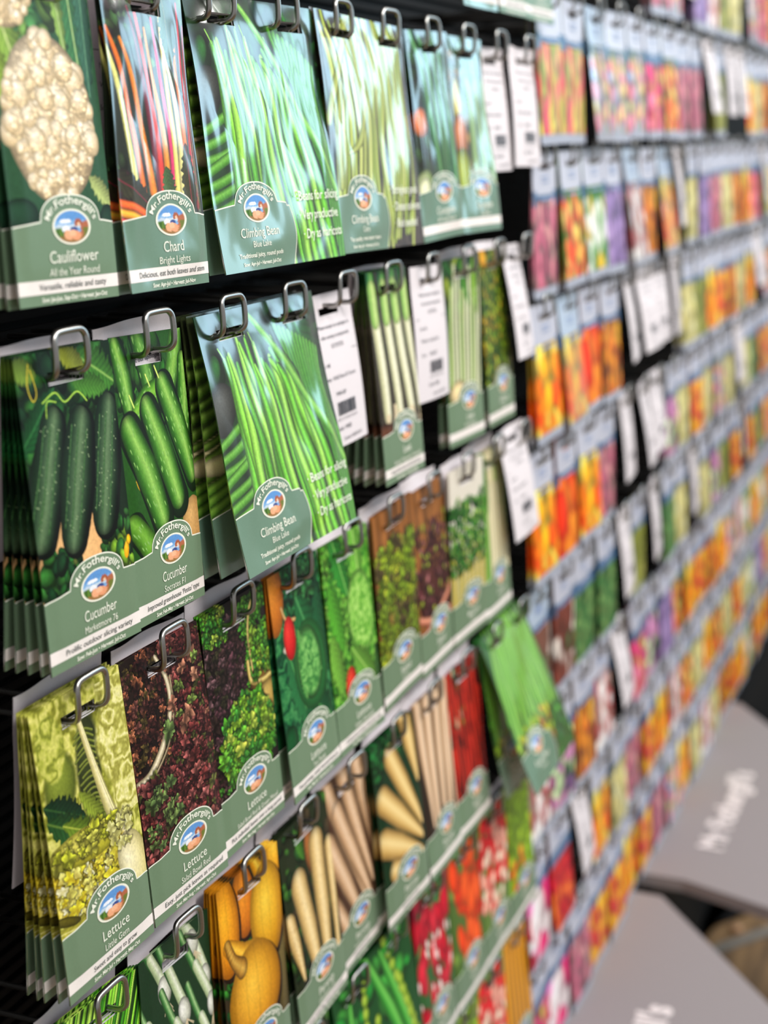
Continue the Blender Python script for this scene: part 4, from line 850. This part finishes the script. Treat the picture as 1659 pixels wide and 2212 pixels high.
# rows from the top; letters: packet key, W white card, - nothing; * glossy; number of packets behind
G = [
 '- - - - - dusty pastel W purple whitep olive cream W pastel magenta amber orange cream dusty amber',
 'spike spike pastel* pastel pastel magenta redyel dusty dusty W olive W W orange cream amber W dusty orange cream',
 'dusty redyel greenw purple whitep* amber orange* W cream purple dusty cream amber orange magenta W cream fire orange amber',
 'orange orange* poppy amber W W W W cream olive orange fire amber cream orange W pastel amber fire orange',
 'orange poppy orange dusty W W W dusty cream fire olive magenta pastel W cream orange amber fire W cream',
 'brown* brown foliage foliage W olive W foliage amber W cream amber orange fire W amber orange cream fire olive',
 'whitep mauve amber whitep W magenta mauve purple fire orange fire amber orange dusty fire fire orange cream amber fire',
 'pink red W orange cream dusty fire orange fire redyel fire orange amber cream fire fire amber orange fire cream',
 'magenta pink dusty fire fire orange fire red fire orange fire fire orange amber fire orange fire fire orange fire',
]
FROW = ['top cut-off', 'first', 'second', 'third', 'fourth', 'fifth', 'sixth', 'seventh', 'lowest']
FCOL = ['leftmost', 'second', 'third', 'fourth', 'fifth', 'sixth', 'seventh', 'eighth', 'ninth', 'tenth', 'eleventh', 'twelfth', 'thirteenth', 'fourteenth', 'fifteenth', 'sixteenth', 'seventeenth', 'eighteenth', 'nineteenth', 'last']
rg = random.Random(11)
for ri, line in enumerate(G):
    for ci, k in enumerate(line.split()):
        if k == '-': continue
        x = FC0+ci*FSP; zt = FZ0-FRS*ri
        hook(x, zt+.012, 'wire hook in the %s flower row, %s column of the flower seeds' % (FROW[ri], FCOL[ci]), 'wire hooks of the flower seed rows')
        if k == 'W':
            o = place(CARD, x+rg.uniform(-.003, .003), .002+rg.uniform(0, .008), zt, 8+rg.uniform(-2, 5), rg.uniform(-1, 1), rg.uniform(-2, 8))
            tag(o, 'blank-looking white stock card, %s column of the %s flower row' % (FCOL[ci], FROW[ri]), 'card', 'white stock cards among the flower seeds'); continue
        if ri >= 4 and ci >= 7 and rg.random() < .55: k = rg.choice(['cream', 'cream', 'pastel', 'dusty', 'olive', 'redyel', 'mauve', 'foliage', 'whitep', 'purple', 'magenta', 'fire', 'greenw'])
        gl = k.endswith('*'); k = k.rstrip('*'); p = flower(k, gl); n = rg.choice([0, 1, 1, 2]) if ci < 12 else 0
        t0 = rg.uniform(3, 6)+(4 if gl else 0); 
        if k == 'brown' and gl: t0 = 5
        for q in range(n+1):
            o = place(p, x+rg.uniform(-.002, .002), .002+q*.003+(0.0 if q else rg.uniform(0, .004)), zt+rg.uniform(-.002, .002), t0-2.2*q, rg.uniform(-1, 1), rg.uniform(-2, 2))
            tag(o, 'packet of %s, %s%s column, %s flower row' % (PAL[k][0], ['', 'second in ', 'third in '][q], FCOL[ci], FROW[ri]), 'seed packet', 'flower seed packets of '+PAL[k][0])

# ------------------------------------------------------------------ grey boards at the foot of the stand, floor strip
M_GREY = mat('grey_board', (150, 144, 146), .5); M_RAIL = mat('floor_rail', (170, 166, 158), .35, metal=.6); M_TXT = mat('white_board_ink', (240, 232, 232), .5)
def prism(name, pts, z, t, m):
    n = len(pts); V = [(x, y, z) for x, y in pts]+[(x, y, z-t) for x, y in pts]
    F = [list(range(n)), list(range(2*n-1, n-1, -1))]+[[i, i+n, (i+1) % n+n, (i+1) % n] for i in range(n)]
    return mesh_np(name, V, F, [m], smooth=False)
def board(pts, tx, ty, words, label):
    o = link('display_board', prism('display_board', pts, 0, .02, M_GREY)); o.location = (0, 0, Z0-1.2); tag(o, label, 'board', 'grey boards at the foot of the stand')
    T, F = text_geo(words, .055, align='LEFT', offset=.002); V = np.stack([tx+T[:, 0], ty+T[:, 1], np.full(len(T), .001)], -1)
    link('lettering', mesh_np('lettering', V, F, [M_TXT], smooth=False), o)
board([(1.44, .12), (1.446, -.067), (1.404, -.201), (1.34, -.42), (1.75, -.44), (1.94, -.25), (2.125, -.093), (2.217, -.026), (2.24, .12)], 1.56, -.105, "Mr Fothergill's", 'grey board with white lettering, the farther of two at the stand foot')
board([(1.385, .12), (1.383, -.048), (1.15, -.238), (.95, -.401), (.5, -.40), (.3, .12)], .77, -.125, "Mr Fothergill's", 'grey board with white lettering, the nearer of two at the stand foot')
rl = link('floor_strip', boxes('floor_strip', [(-.2, -.012, 0, .8, .012, .006)], M_RAIL)); rl.location = (1.86, .026, 0); rl.rotation_euler = (0, 0, -.657); tag(rl, 'thin metal strip across the brown floor below the grey boards', 'floor strip')
shade_ = link('floor_shading', prism('floor_shading', [(1.86, .07), (2.50, -.40), (3.6, -.40), (3.6, .0), (1.9, .0)][::1], 0, .004, M_BLACK)); shade_.location = (0.06, -.005, .005); tag(shade_, 'black sheet standing in for floor shade beyond the thin metal strip', 'shade sheet')  # no real mat: black sheet imitating the shade on the floor by the stand
st_ = link('paper_disc', tube_mesh('paper_disc', [(0, 0, 0), (0, 0, .004), (0, 0, .008)], .012, mat('tan_stone', (206, 160, 120), .5))); st_.location = (2.041, -.064, 0); tag(st_, 'small tan disc lying on the dark floor beside the metal strip', 'disc')
base = link('stand_plinth', boxes('stand_plinth', [(-1.2, 0, 0, 3.4, .158, .32)], M_BLACK)); tag(base, 'black plinth under the seed display wall', 'plinth')
